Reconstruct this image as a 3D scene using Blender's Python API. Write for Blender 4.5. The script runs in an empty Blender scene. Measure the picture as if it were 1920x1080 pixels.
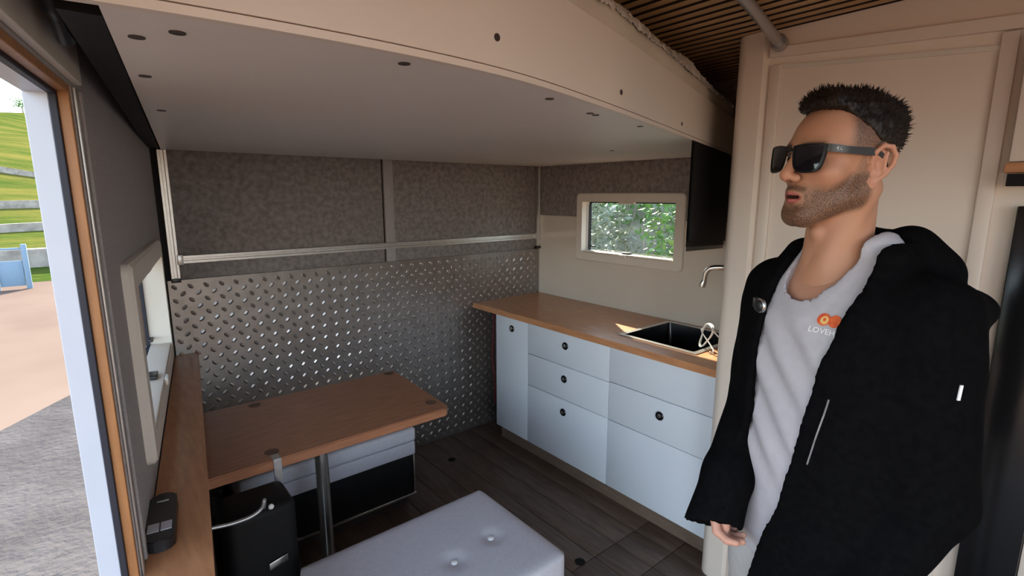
import bpy, bmesh, math, random
import numpy as np
from mathutils import Vector, Matrix
from mathutils.bvhtree import BVHTree

random.seed(7); RNG = np.random.default_rng(7)
SC = bpy.context.scene
COL = SC.collection
R = math.radians

# ---------------------------------------------------------------- camera, sky, sun, exposure
cam_d = bpy.data.cameras.new('camera'); cam = bpy.data.objects.new('camera', cam_d); COL.objects.link(cam)
cam_d.sensor_width = 36.0; cam_d.lens = 36.0 * 964.0 / 1920.0; cam_d.clip_start = 0.02; cam_d.clip_end = 600
cam.location = (0, 0, 1.65); cam.rotation_euler = (R(90 - 10.29), 0, R(-39.225))
SC.camera = cam

SUN_DIR = Vector((-0.25, -0.36, -0.30)).normalized()
world = bpy.data.worlds.new('sky'); SC.world = world; world.use_nodes = True
wn = world.node_tree; wn.nodes.clear()
sky = wn.nodes.new('ShaderNodeTexSky'); sky.sky_type = 'NISHITA'; sky.sun_disc = False
sky.sun_elevation = math.asin(-SUN_DIR.z); sky.sun_rotation = math.atan2(-SUN_DIR.x, -SUN_DIR.y)
sky.air_density = 1.0; sky.dust_density = 0.6; sky.ozone_density = 1.5
hs = wn.nodes.new('ShaderNodeHueSaturation'); hs.inputs['Saturation'].default_value = 0.62
bg = wn.nodes.new('ShaderNodeBackground'); bg.inputs['Strength'].default_value = 0.34
wo = wn.nodes.new('ShaderNodeOutputWorld')
wn.links.new(sky.outputs[0], hs.inputs['Color']); wn.links.new(hs.outputs[0], bg.inputs[0]); wn.links.new(bg.outputs[0], wo.inputs[0])

sun_d = bpy.data.lights.new('sun', 'SUN'); sun_d.energy = 8.0; sun_d.color = (1.0, 0.84, 0.64); sun_d.angle = R(0.6)
sun = bpy.data.objects.new('sun', sun_d); COL.objects.link(sun)
sun.rotation_euler = SUN_DIR.to_track_quat('-Z', 'Y').to_euler(); sun.location = (8, 10, 12)

vs = SC.view_settings
vs.view_transform = 'Standard'; vs.look = 'None'; vs.gamma = 1.0; vs.use_curve_mapping = False
vs.exposure = 1.36

# ---------------------------------------------------------------- materials
def mat(name, c1, c2=None, rough=0.6, metal=0.0, scale=20.0, stretch=(1, 1, 1), bump=0.0, bscale=None,
        spec=0.5, detail=4.0, lo=0.35, hi=0.65, coat=0.0, sheen=0.0, sss=0.0, trans=None, bdist=0.004):
    m = bpy.data.materials.new(name); m.use_nodes = True
    nt = m.node_tree; b = nt.nodes['Principled BSDF']
    b.inputs['Roughness'].default_value = rough; b.inputs['Metallic'].default_value = metal
    b.inputs['Specular IOR Level'].default_value = spec
    if coat: b.inputs['Coat Weight'].default_value = coat; b.inputs['Coat Roughness'].default_value = 0.15
    if sheen: b.inputs['Sheen Weight'].default_value = sheen; b.inputs['Sheen Roughness'].default_value = 0.6
    if sss:
        b.inputs['Subsurface Weight'].default_value = sss; b.inputs['Subsurface Radius'].default_value = (0.012, 0.005, 0.003)
        b.inputs['Subsurface Scale'].default_value = 0.6
    tc = nt.nodes.new('ShaderNodeTexCoord'); mp = nt.nodes.new('ShaderNodeMapping')
    mp.inputs['Scale'].default_value = stretch; nt.links.new(tc.outputs['Object'], mp.inputs[0])
    c2 = c2 or tuple(v * 0.93 for v in c1)
    nz = nt.nodes.new('ShaderNodeTexNoise'); nz.inputs['Scale'].default_value = scale; nz.inputs['Detail'].default_value = detail
    nt.links.new(mp.outputs[0], nz.inputs['Vector'])
    cr = nt.nodes.new('ShaderNodeValToRGB'); e = cr.color_ramp.elements
    e[0].position = lo; e[1].position = hi
    e[0].color = (*c1, 1); e[1].color = (*c2, 1)
    nt.links.new(nz.outputs['Fac'], cr.inputs[0]); nt.links.new(cr.outputs[0], b.inputs['Base Color'])
    if bump:
        n2 = nt.nodes.new('ShaderNodeTexNoise'); n2.inputs['Scale'].default_value = bscale or scale; n2.inputs['Detail'].default_value = 5
        nt.links.new(mp.outputs[0], n2.inputs['Vector'])
        bp = nt.nodes.new('ShaderNodeBump'); bp.inputs['Strength'].default_value = bump; bp.inputs['Distance'].default_value = bdist
        nt.links.new(n2.outputs['Fac'], bp.inputs['Height']); nt.links.new(bp.outputs[0], b.inputs['Normal'])
    return m

M = {}
M['white'] = mat('white_laminate', (0.80, 0.695, 0.595), (0.78, 0.675, 0.575), 0.42, scale=3)  # white laminate, warm bounce light tinted into its colour
M['board'] = mat('white_bed_board', (0.80, 0.735, 0.68), (0.78, 0.715, 0.66), 0.4, scale=3)  # white board, a weaker warm light tint in its colour
M['cab'] = mat('white_cabinet_front', (0.72, 0.775, 0.83), (0.70, 0.755, 0.81), 0.30, scale=4)  # white fronts, bluish sky light tinted into their colour
M['cream'] = mat('cream_plastic', (0.74, 0.68, 0.60), (0.71, 0.65, 0.57), 0.42, scale=6)
M['splash'] = mat('gloss_backsplash', (0.66, 0.585, 0.50), (0.64, 0.565, 0.48), 0.16, scale=3)
M['felt'] = mat('grey_felt', (0.185, 0.165, 0.16), (0.32, 0.29, 0.28), 0.95, scale=38, bump=0.5, bscale=300, spec=0.1, detail=8, lo=0.3, hi=0.7)
M['feltsmooth'] = mat('grey_wall_lining', (0.36, 0.335, 0.33), (0.41, 0.38, 0.375), 0.9, scale=120, bump=0.25, bscale=250, spec=0.15)
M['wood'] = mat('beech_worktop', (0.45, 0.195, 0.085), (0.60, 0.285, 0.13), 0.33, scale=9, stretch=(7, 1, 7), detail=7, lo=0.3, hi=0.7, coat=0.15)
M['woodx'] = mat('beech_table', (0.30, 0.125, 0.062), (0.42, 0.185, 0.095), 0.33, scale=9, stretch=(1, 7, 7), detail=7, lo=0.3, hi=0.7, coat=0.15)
M['woodedge'] = mat('orange_wood_edge', (0.40, 0.18, 0.065), (0.32, 0.14, 0.05), 0.5, scale=12, stretch=(6, 6, 1))
M['slat'] = mat('slat_wood', (0.44, 0.27, 0.125), (0.54, 0.34, 0.16), 0.5, scale=5, stretch=(9, 1, 9), detail=6)
M['darkback'] = mat('dark_backing', (0.03, 0.018, 0.015), None, 0.9)
M['black'] = mat('black_matte', (0.006, 0.006, 0.0065), (0.008, 0.008, 0.0085), 0.6, spec=0.2)
M['blackgloss'] = mat('black_gloss', (0.008, 0.008, 0.009), None, 0.18)
M['blackplast'] = mat('black_plastic', (0.015, 0.015, 0.017), None, 0.35)
M['alu'] = mat('brushed_aluminium', (0.62, 0.61, 0.60), (0.56, 0.55, 0.54), 0.38, 0.9, scale=40)
M['alupaint'] = mat('white_aluminium_profile', (0.58, 0.63, 0.72), (0.54, 0.59, 0.68), 0.35, scale=5)
M['steel'] = mat('stainless_steel', (0.66, 0.65, 0.63), (0.6, 0.59, 0.57), 0.24, 0.95, scale=30)
M['plate'] = mat('diamond_plate_aluminium', (0.33, 0.30, 0.285), (0.27, 0.245, 0.23), 0.40, 0.85, scale=14, bump=0.1, bscale=60)
M['tread'] = mat('polished_tread', (0.45, 0.42, 0.40), (0.38, 0.35, 0.335), 0.28, 0.85, scale=20)
M['foil'] = mat('crinkled_foil', (0.82, 0.80, 0.77), (0.66, 0.64, 0.61), 0.2, 0.25, scale=25)
M['cushion'] = mat('pale_grey_upholstery', (0.52, 0.51, 0.55), (0.56, 0.55, 0.59), 0.85, scale=90, bump=0.15, bscale=350, spec=0.2)
M['sheet'] = mat('cream_mattress_cover', (0.70, 0.62, 0.52), (0.66, 0.58, 0.48), 0.55, scale=10, bump=0.3, bscale=9, bdist=0.01)
M['rubber'] = mat('black_rubber_seal', (0.015, 0.017, 0.03), None, 0.6)
M['plank'] = mat('dark_oak_plank', (0.075, 0.046, 0.031), (0.14, 0.095, 0.067), 0.42, scale=7, stretch=(8, 1, 8), detail=8, lo=0.3, hi=0.72)
M['kick'] = mat('brown_kickboard', (0.16, 0.11, 0.08), (0.2, 0.14, 0.1), 0.5, scale=8, stretch=(6, 1, 6))
M['cable'] = mat('white_cable', (0.8, 0.79, 0.77), None, 0.4)
M['redcord'] = mat('dark_red_cord', (0.11, 0.010, 0.013), None, 0.6)
M['greytube'] = mat('grey_tube', (0.42, 0.42, 0.42), None, 0.3, 0.6)
M['socket'] = mat('dark_table_socket', (0.16, 0.085, 0.05), (0.12, 0.06, 0.035), 0.5)
M['screw'] = mat('dark_screw_cap', (0.05, 0.035, 0.03), None, 0.5)
M['grey_ground'] = mat('grey_ground', (0.055, 0.055, 0.059), (0.095, 0.095, 0.101), 0.95, scale=1.1, bump=0.6, bscale=14, detail=10, lo=0.3, hi=0.7, bdist=0.05, spec=0.0)
M['dirt'] = mat('beige_dirt', (0.29, 0.175, 0.105), (0.24, 0.14, 0.085), 0.95, scale=0.35, bump=0.3, bscale=6, detail=8, spec=0.0)
M['road'] = mat('pale_dirt_road', (0.135, 0.105, 0.090), (0.165, 0.132, 0.113), 0.95, scale=0.35, bump=0.3, bscale=6, detail=8, spec=0.0)
M['grass'] = mat('hill_grass', (0.045, 0.080, 0.016), (0.125, 0.122, 0.032), 0.95, scale=0.16, stretch=(1, 3.5, 1), detail=10, bump=0.5, bscale=2.0, bdist=0.3, spec=0.0)
M['stone'] = mat('grey_stone_wall', (0.22, 0.2, 0.18), (0.33, 0.31, 0.28), 0.9, scale=4, bump=0.5, spec=0.0)
M['gate'] = mat('blue_grey_paint', (0.16, 0.26, 0.36), None, 0.5)
M['leaf1'] = mat('leaf_green', (0.07, 0.21, 0.05), (0.16, 0.30, 0.07), 0.5, scale=3)
M['leaf2'] = mat('leaf_grey_green', (0.16, 0.22, 0.15), (0.28, 0.32, 0.24), 0.55, scale=3)
M['twig'] = mat('grey_twig', (0.25, 0.22, 0.2), (0.34, 0.31, 0.29), 0.8, scale=6)
M['bank'] = mat('earth_bank', (0.20, 0.20, 0.15), (0.33, 0.32, 0.26), 0.95, scale=3, bump=0.6, bscale=9, bdist=0.05, spec=0.0)
M['trunk'] = M['twig']
# person
M['shirt'] = mat('grey_lilac_cotton', (0.47, 0.455, 0.485), (0.445, 0.43, 0.46), 0.9, scale=60, bump=0.08, bscale=500, spec=0.15)
M['jacket'] = mat('black_jacket_cloth', (0.0035, 0.0035, 0.004), (0.005, 0.005, 0.0055), 0.95, scale=80, bump=0.2, bscale=300, spec=0.03)
M['fleece'] = mat('black_fleece', (0.006, 0.006, 0.007), None, 1.0, scale=90, bump=0.6, bscale=160, spec=0.05)
M['trouser'] = mat('light_grey_trousers', (0.40, 0.385, 0.37), (0.44, 0.425, 0.41), 0.9, scale=50)
M['shoe'] = mat('dark_shoe', (0.03, 0.03, 0.03), None, 0.6)
M['hair'] = mat('dark_brown_hair', (0.010, 0.006, 0.004), (0.02, 0.012, 0.008), 0.5, scale=60, stretch=(1, 1, 1), spec=0.3)
M['lens'] = mat('dark_lens', (0.006, 0.005, 0.008), None, 0.04, spec=0.6)
M['tee_white'] = mat('white_print', (0.85, 0.85, 0.85), None, 0.7)
M['tee_orange'] = mat('orange_print', (0.75, 0.16, 0.03), (0.62, 0.06, 0.02), 0.7, scale=90)
M['tee_yellow'] = mat('yellow_print', (0.85, 0.52, 0.18), None, 0.7)

def glass_mat(name, tint=(0.93, 0.97, 0.97), gl=0.08):
    m = bpy.data.materials.new(name); m.use_nodes = True; nt = m.node_tree; nt.nodes.clear()
    o = nt.nodes.new('ShaderNodeOutputMaterial'); mx = nt.nodes.new('ShaderNodeMixShader')
    t = nt.nodes.new('ShaderNodeBsdfTransparent'); t.inputs[0].default_value = (*tint, 1)
    g = nt.nodes.new('ShaderNodeBsdfGlossy'); g.inputs['Roughness'].default_value = 0.06
    mx.inputs[0].default_value = gl
    nt.links.new(t.outputs[0], mx.inputs[1]); nt.links.new(g.outputs[0], mx.inputs[2]); nt.links.new(mx.outputs[0], o.inputs[0])
    return m
M['pane'] = glass_mat('acrylic_pane')

def attr_skin():
    m = bpy.data.materials.new('skin'); m.use_nodes = True; nt = m.node_tree; b = nt.nodes['Principled BSDF']
    at = nt.nodes.new('ShaderNodeAttribute'); at.attribute_name = 'tone'
    ab = nt.nodes.new('ShaderNodeAttribute'); ab.attribute_name = 'beard'
    tc = nt.nodes.new('ShaderNodeTexCoord')
    nz = nt.nodes.new('ShaderNodeTexNoise'); nz.inputs['Scale'].default_value = 700; nz.inputs['Detail'].default_value = 3
    nt.links.new(tc.outputs['Object'], nz.inputs['Vector'])
    nl = nt.nodes.new('ShaderNodeTexNoise'); nl.inputs['Scale'].default_value = 60; nl.inputs['Detail'].default_value = 3
    nt.links.new(tc.outputs['Object'], nl.inputs['Vector'])
    mm = nt.nodes.new('ShaderNodeMapRange'); mm.inputs[1].default_value = 0.40; mm.inputs[2].default_value = 0.62
    mm.inputs[3].default_value = 1.0; mm.inputs[4].default_value = 0.50
    nt.links.new(nz.outputs['Fac'], mm.inputs[0])
    ml = nt.nodes.new('ShaderNodeMath'); ml.operation = 'MULTIPLY'; nt.links.new(mm.outputs[0], ml.inputs[0]); nt.links.new(ab.outputs['Fac'], ml.inputs[1])
    bc = nt.nodes.new('ShaderNodeMix'); bc.data_type = 'RGBA'
    bc.inputs[6].default_value = (0.020, 0.010, 0.006, 1); bc.inputs[7].default_value = (0.09, 0.05, 0.028, 1)
    nt.links.new(nl.outputs['Fac'], bc.inputs[0])
    mx = nt.nodes.new('ShaderNodeMix'); mx.data_type = 'RGBA'
    nt.links.new(ml.outputs[0], mx.inputs[0]); nt.links.new(at.outputs['Color'], mx.inputs[6]); nt.links.new(bc.outputs[2], mx.inputs[7])
    nt.links.new(mx.outputs[2], b.inputs['Base Color'])
    b.inputs['Roughness'].default_value = 0.48; b.inputs['Specular IOR Level'].default_value = 0.4
    b.inputs['Subsurface Weight'].default_value = 0.12; b.inputs['Subsurface Radius'].default_value = (0.012, 0.005, 0.003); b.inputs['Subsurface Scale'].default_value = 0.5
    bp = nt.nodes.new('ShaderNodeBump'); bp.inputs['Strength'].default_value = 0.12; bp.inputs['Distance'].default_value = 0.002
    nt.links.new(nz.outputs['Fac'], bp.inputs['Height']); nt.links.new(bp.outputs[0], b.inputs['Normal'])
    return m
M['skin'] = attr_skin()

# ---------------------------------------------------------------- geometry helpers
def NB(): return bmesh.new()

def box(bm, x0, x1, y0, y1, z0, z1, bev=0.0, seg=2, xf=None):
    vs = [bm.verts.new((x, y, z)) for z in (z0, z1) for y in (y0, y1) for x in (x0, x1)]
    f = [(0, 2, 3, 1), (4, 5, 7, 6), (0, 1, 5, 4), (2, 6, 7, 3), (0, 4, 6, 2), (1, 3, 7, 5)]
    fs = [bm.faces.new([vs[i] for i in q]) for q in f]
    vv = vs
    if bev > 0:
        es = list({e for fc in fs for e in fc.edges})
        r = bmesh.ops.bevel(bm, geom=es, offset=bev, segments=seg, affect='EDGES', profile=0.5)
        vv = list({v for v in r['verts']} | {v for v in vs if v.is_valid})
    if xf: 
        for v in vv: v.co = Vector(xf(*v.co))
    return vv

def tube(bm, pts, r, n=12, cap=True):
    pts = [Vector(p) for p in pts]; rs = r if isinstance(r, (list, tuple)) else [r] * len(pts)
    rings = []; t0 = (pts[1] - pts[0]).normalized()
    ref = Vector((0, 0, 1)) if abs(t0.z) < 0.9 else Vector((1, 0, 0)); nrm = t0.cross(ref).normalized()
    for i, p in enumerate(pts):
        t = (pts[min(i + 1, len(pts) - 1)] - pts[max(i - 1, 0)]).normalized()
        nrm = (nrm - t * nrm.dot(t)).normalized(); b = t.cross(nrm)
        rings.append([bm.verts.new(p + (nrm * math.cos(a) + b * math.sin(a)) * rs[i]) for a in [2 * math.pi * k / n for k in range(n)]])
    for a, b in zip(rings, rings[1:]):
        for k in range(n): bm.faces.new((a[k], a[(k + 1) % n], b[(k + 1) % n], b[k]))
    if cap: bm.faces.new(rings[0][::-1]); bm.faces.new(rings[-1])

def smooth_path(pts, n=8):
    P = [Vector(p) for p in pts]; P = [P[0] * 2 - P[1]] + P + [P[-1] * 2 - P[-2]]; out = []
    for i in range(1, len(P) - 2):
        for k in range(n):
            t = k / n
            out.append(0.5 * ((2 * P[i]) + (P[i + 1] - P[i - 1]) * t + (2 * P[i - 1] - 5 * P[i] + 4 * P[i + 1] - P[i + 2]) * t * t + (3 * P[i] - P[i - 1] - 3 * P[i + 1] + P[i + 2]) * t ** 3))
    out.append(P[-2]); return out

def lathe(bm, prof, c, axis='z', n=20):
    c = Vector(c); rings = []
    for r, h in prof:
        ring = []
        for k in range(n):
            a = 2 * math.pi * k / n; u, v = r * math.cos(a), r * math.sin(a)
            p = {'z': (u, v, h), 'x': (h, u, v), 'y': (u, h, -v)}[axis] if axis != 'x' else (h, u, v)
            ring.append(bm.verts.new(c + Vector(p)))
        rings.append(ring)
    for a, b in zip(rings, rings[1:]):
        for k in range(n): bm.faces.new((a[k], a[(k + 1) % n], b[(k + 1) % n], b[k]))
    bm.faces.new(rings[0][::-1]); bm.faces.new(rings[-1])

def prism(bm, poly, lo, hi, axis='z', xf=None):
    def mk(a, b, h): return {'z': (a, b, h), 'x': (h, a, b), 'y': (a, h, b)}[axis]
    A = [bm.verts.new(mk(a, b, lo)) for a, b in poly]; B = [bm.verts.new(mk(a, b, hi)) for a, b in poly]
    n = len(poly)
    bm.faces.new(A[::-1]); bm.faces.new(B)
    for i in range(n): bm.faces.new((A[i], A[(i + 1) % n], B[(i + 1) % n], B[i]))
    if xf:
        for v in A + B: v.co = Vector(xf(*v.co))
    return A + B

def rrect(w0, w1, h0, h1, r, n=5):
    out = []
    for cx, cy, a0 in ((w1 - r, h1 - r, 0), (w0 + r, h1 - r, 90), (w0 + r, h0 + r, 180), (w1 - r, h0 + r, 270)):
        for k in range(n + 1):
            a = R(a0 + 90 * k / n); out.append((cx + r * math.cos(a), cy + r * math.sin(a)))
    return out

def ring_frame(bm, outer, inner, lo, hi, axis, xf=None):
    def mk(a, b, h): return {'z': (a, b, h), 'x': (h, a, b), 'y': (a, h, b)}[axis]
    n = len(outer); V = [[bm.verts.new(mk(a, b, h)) for a, b in pl] for pl, h in ((outer, lo), (outer, hi), (inner, hi), (inner, lo))]
    for q in range(4):
        A, B = V[q], V[(q + 1) % 4]
        for i in range(n): bm.faces.new((A[i], A[(i + 1) % n], B[(i + 1) % n], B[i]))
    if xf:
        for L in V:
            for v in L: v.co = Vector(xf(*v.co))

def finish(name, me, m, parent, smooth, origin):
    n = len(me.vertices); co = np.empty(n * 3, dtype=np.float64); me.vertices.foreach_get('co', co); co = co.reshape(-1, 3)
    o = bpy.data.objects.new(name, me); COL.objects.link(o)
    if parent is None:
        if origin is None:
            lo, hi = co.min(0), co.max(0); origin = ((lo[0] + hi[0]) / 2, (lo[1] + hi[1]) / 2, lo[2])
        off = np.array(origin)
        o.location = origin
    else:
        off = WORLD[parent.name]; o.parent = parent
        o['_'] = 0; del o['_']
    WORLD[o.name] = np.array(off, dtype=float)
    me.vertices.foreach_set('co', (co - np.array(off)).reshape(-1)); me.update()
    if m is not None: me.materials.append(m if not isinstance(m, str) else M[m])
    if smooth is not None:
        me.polygons.foreach_set('use_smooth', [True] * len(me.polygons))
        if smooth < 180:
            try: me.set_sharp_from_angle(angle=R(smooth))
            except Exception: pass
    return o
WORLD = {}

def obj(name, bm, m, parent=None, smooth=None, origin=None, **tags):
    bmesh.ops.recalc_face_normals(bm, faces=bm.faces)
    me = bpy.data.meshes.new(name); bm.to_mesh(me); bm.free()
    o = finish(name, me, m, parent, smooth, origin)
    if tags: tag(o, **tags)
    return o

def tag(o, label=None, cat=None, group=None, kind=None):
    if label: o['label'] = label
    if cat: o['category'] = cat
    if group: o['group'] = group
    if kind: o['kind'] = kind
    return o

def thing(name, loc, label=None, cat=None, group=None, kind=None):
    o = bpy.data.objects.new(name, None); COL.objects.link(o); o.location = loc; o.empty_display_size = 0.1
    WORLD[o.name] = np.array(loc, dtype=float)
    return tag(o, label, cat, group, kind)

def B(name, x0, x1, y0, y1, z0, z1, m, parent=None, bev=0.0, xf=None, smooth=None, **t):
    bm = NB(); box(bm, x0, x1, y0, y1, z0, z1, bev, xf=xf)
    return obj(name, bm, m, parent, (40 if bev and smooth is None else smooth), **t)

def share(src, name, parent, loc, rot=(0, 0, 0), scale=(1, 1, 1)):
    """copy sharing mesh data; loc in the parent's space"""
    c = bpy.data.objects.new(name, src); COL.objects.link(c); c.parent = parent; c.location = loc; c.rotation_euler = rot; c.scale = scale
    return c

S = 'structure'
ZC = 2.22                         # ceiling
YB = 2.87; XR = 2.60              # back wall, kitchen wall
# slanted entrance wall: s runs from the back corner towards the door, t into the room
_m = 0.145; _n = math.hypot(_m, 1); LU = (-_m / _n, -1 / _n); LN = (1 / _n, -_m / _n); LO = (0.245, 2.87)
def LW(s, t, z): return (LO[0] + s * LU[0] + t * LN[0], LO[1] + s * LU[1] + t * LN[1], z)

# ================================================================ SETTING
# floor with planks
bm = NB(); prism(bm, [(-0.41, -1.6), (2.64, -1.6), (2.64, 2.95), (0.22, 2.95)], -0.12, -0.012, 'z'); fl = obj('floor', bm, 'darkback', kind=S)
tag(fl, 'dark oak plank floor of the camper')
pw = 0.152; i = 0
plank_lbl = 0
x = -0.34
while x < 2.58:
    cuts = [-1.55]
    if x > 1.42: cuts += [1.19, 1.40]
    cuts += [0.2 + 0.9 * ((i * 37) % 10) / 10 if x <= 1.42 else 0.1, 2.86]
    ymax = (x + 0.165) / 0.145; cuts = sorted(c for c in cuts if c < ymax - 0.1) + ([ymax] if ymax < 2.86 else [])
    for a, b in zip(cuts, cuts[1:]):
        B('plank', x + 0.0012, x + pw - 0.0012, a + 0.0015, b - 0.0015, -0.012, 0.0 - 0.0006 * (i % 2), 'plank', fl, 0.0015)
    x += pw; i += 1
for (hx, hy) in ((1.606, 2.57), (1.56, 1.42)):
    bm = NB(); lathe(bm, [(0.024, -0.004), (0.024, 0.0018), (0.014, 0.0022), (0.013, 0.0002)], (hx, hy, 0)); obj('floor_plug', bm, 'black', fl, 40)

# ceiling with slats
bm = NB()
for (a, b, c, d) in ((-0.55, 2.75, -0.35, 2.95), (-0.55, 2.75, -1.66, -1.35), (-0.55, 0.15, -1.35, -0.35), (0.95, 2.75, -1.35, -0.35)):   # unseen roof opening behind the viewer, added for fill daylight
    box(bm, a, b, c, d, ZC + 0.030, ZC + 0.10)
ce = obj('ceiling', bm, 'darkback', kind=S)
tag(ce, 'wooden slatted ceiling')
x = -0.45
while x < 2.58:
    sl = B('slat', x, x + 0.036, -0.30, 2.86, ZC, ZC + 0.031, 'slat', ce, 0.0015)
    sl.data.materials.append(M['darkback'])                      # veneered face on a dark core
    for pg in sl.data.polygons: pg.material_index = 0 if pg.normal.z < -0.5 else 1
    x += 0.056

# back wall
wb = B('wall_back', -0.1, 2.72, YB + 0.012, YB + 0.10, -0.12, ZC + 0.1, 'darkback', kind=S)
tag(wb, 'back wall with felt panels above a diamond plate')
B('felt_panel', 0.29, 1.355, YB, YB + 0.012, 1.235, ZC, 'felt', wb, 0.002)
B('felt_panel', 1.428, 2.60, YB, YB + 0.012, 1.235, ZC, 'felt', wb, 0.002)
B('mullion', 1.366, 1.426, YB - 0.006, YB + 0.012, 1.24, ZC, M['feltsmooth'], wb, 0.002)
# diamond plate
bm = NB(); box(bm, 0.25, 2.592, YB - 0.014, YB - 0.0005, 0.0, 1.252, 0.001)
dp = obj('diamond_plate', bm, 'plate', None, None, label='embossed aluminium diamond tread plate covering the lower back wall', cat='metal plate')
tl = 0.036; tw = 0.020
def tread_bm(bm, x, z, a):
    ca, sa = math.cos(a), math.sin(a); y0 = YB - 0.0135; h = 0.0034
    pr = [(-0.5, 0), (-0.22, -0.5), (0.22, -0.5), (0.5, 0), (0.22, 0.5), (-0.22, 0.5)]
    base = [bm.verts.new((x + u * tl * ca - v * tw * sa, y0, z + u * tl * sa + v * tw * ca)) for u, v in pr]
    top = [bm.verts.new((x + u * tl * ca, y0 - h, z + u * tl * sa)) for u in (-0.26, 0.0, 0.26)]
    F = [(0, 1, 'a'), (5, 0, 'a')]
    bm.faces.new((base[0], base[1], top[0])); bm.faces.new((base[5], base[0], top[0]))
    bm.faces.new((base[1], base[2], top[2], top[1], top[0])); bm.faces.new((base[4], base[5], top[0], top[1], top[2]))
    bm.faces.new((base[2], base[3], top[2])); bm.faces.new((base[3], base[4], top[2]))
spots = []
P = 0.066
for iz in range(19):
    for ix in range(36):
        for k in (0, 1):
            xx = 0.275 + ix * P + k * P / 2; zz = 0.03 + iz * P + k * P / 2
            if xx < 2.575 and zz < 1.235: spots.append((xx, zz, k))
def vis(p):
    x, z, k = p
    if x < 1.22: return z > 0.60
    if x > 1.93: return z > 0.95
    return z > 0.06
cv = np.array([math.sin(R(39.225)) * math.cos(R(10.29)), math.cos(R(39.225)) * math.cos(R(10.29)), -math.sin(R(10.29))])
spots.sort(key=lambda p: (0 if vis(p) else 1, (np.array([p[0], YB, p[1] - 1.65]) @ cv)))
tm = []
for k in (0, 1):
    bm = NB(); tread_bm(bm, 0, 0, R(45 if k else -45))
    bmesh.ops.recalc_face_normals(bm, faces=bm.faces)
    me = bpy.data.meshes.new('tread'); bm.to_mesh(me); bm.free()
    for v in me.vertices: v.co.y -= YB
    me.materials.append(M['tread']); tm.append(me)
off = WORLD[dp.name]
for (xx, zz, k) in spots[:300]:
    share(tm[k], 'tread', dp, (xx - off[0], YB - off[1], zz - off[2]))
bm = NB()
for (xx, zz, k) in spots[300:]: tread_bm(bm, xx, zz, R(45 if k else -45))
obj('tread_field', bm, 'tread', dp, kind='stuff')

# aluminium rail and corner profiles on back wall
rl = thing('wall_rail', (1.44, YB - 0.02, 1.33), 'long aluminium profile rail running across the felt back wall', 'rail')
bm = NB(); prism(bm, [(YB - 0.002, 1.331), (YB - 0.030, 1.331), (YB - 0.030, 1.342), (YB - 0.024, 1.344), (YB - 0.024, 1.352), (YB - 0.030, 1.354), (YB - 0.030, 1.366), (YB - 0.002, 1.366)], 0.30, 2.565, 'x')
obj('rail_profile', bm, 'alu', rl)
for xx in (0.31, 2.55): B('end_bracket', xx - 0.012, xx + 0.012, YB - 0.034, YB, 1.325, 1.372, 'alu', rl, 0.002)
def uprofile(name, x0, x1, z0, z1, label, parent=None):
    t = thing(name, ((x0 + x1) / 2, YB - 0.012, z0), label, 'aluminium profile')
    xm = (x0 + x1) / 2
    bm = NB(); prism(bm, [(x0, YB - 0.001), (x0, YB - 0.028), (x0 + 0.010, YB - 0.028), (x0 + 0.012, YB - 0.020), (x1 - 0.012, YB - 0.020), (x1 - 0.010, YB - 0.028), (x1, YB - 0.028), (x1, YB - 0.001)], z0, z1, 'z')
    obj('profile', bm, 'alu', t); B('end_cap', x0 - 0.002, x1 + 0.002, YB - 0.031, YB - 0.001, z0 - 0.02, z0, 'blackplast', t, 0.002)
    return t
uprofile('corner_profile', 0.268, 0.303, 1.262, 1.849, 'upright aluminium profile at the felt wall edge beside the entrance-side window wall')
uprofile('corner_profile', 2.555, 2.596, 1.275, 1.849, 'upright aluminium profile in the corner next to the kitchen window wall')
B('corner_channel', 0.20, 0.268, YB - 0.004, YB + 0.011, 0.9, ZC, 'black', wb)

# kitchen wall with window opening
WY0, WY1, WZ0, WZ1 = 1.672, 2.415, 1.250, 1.605
wr = NB()
for (a, b, c, d) in ((-1.6, WY0, -0.12, ZC + 0.1), (WY1, 2.95, -0.12, ZC + 0.1), (WY0, WY1, -0.12, WZ0), (WY0, WY1, WZ1, ZC + 0.1)):
    box(wr, XR + 0.006, XR + 0.055, a, b, c, d)
wr = obj('wall_right', wr, 'white', kind=S); tag(wr, 'kitchen side wall with felt above a glossy backsplash')
for nm, zz0, zz1, m_, th in (('felt_panel', 1.503, ZC, 'felt', 0.0), ('backsplash', 0.92, 1.50, 'splash', 0.004)):
    bm = NB()
    for (a, b, c, d) in ((0.95, WY0, zz0, zz1), (WY1, YB - 0.002, zz0, zz1), (WY0, WY1, zz0, min(zz1, WZ0) if zz0 < WZ0 else zz0), (WY0, WY1, max(zz0, WZ1), zz1)):
        if d - c > 0.001: box(bm, XR - th, XR + 0.006, a, b, c, d)
    obj(nm, bm, m_, wr)

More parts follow.
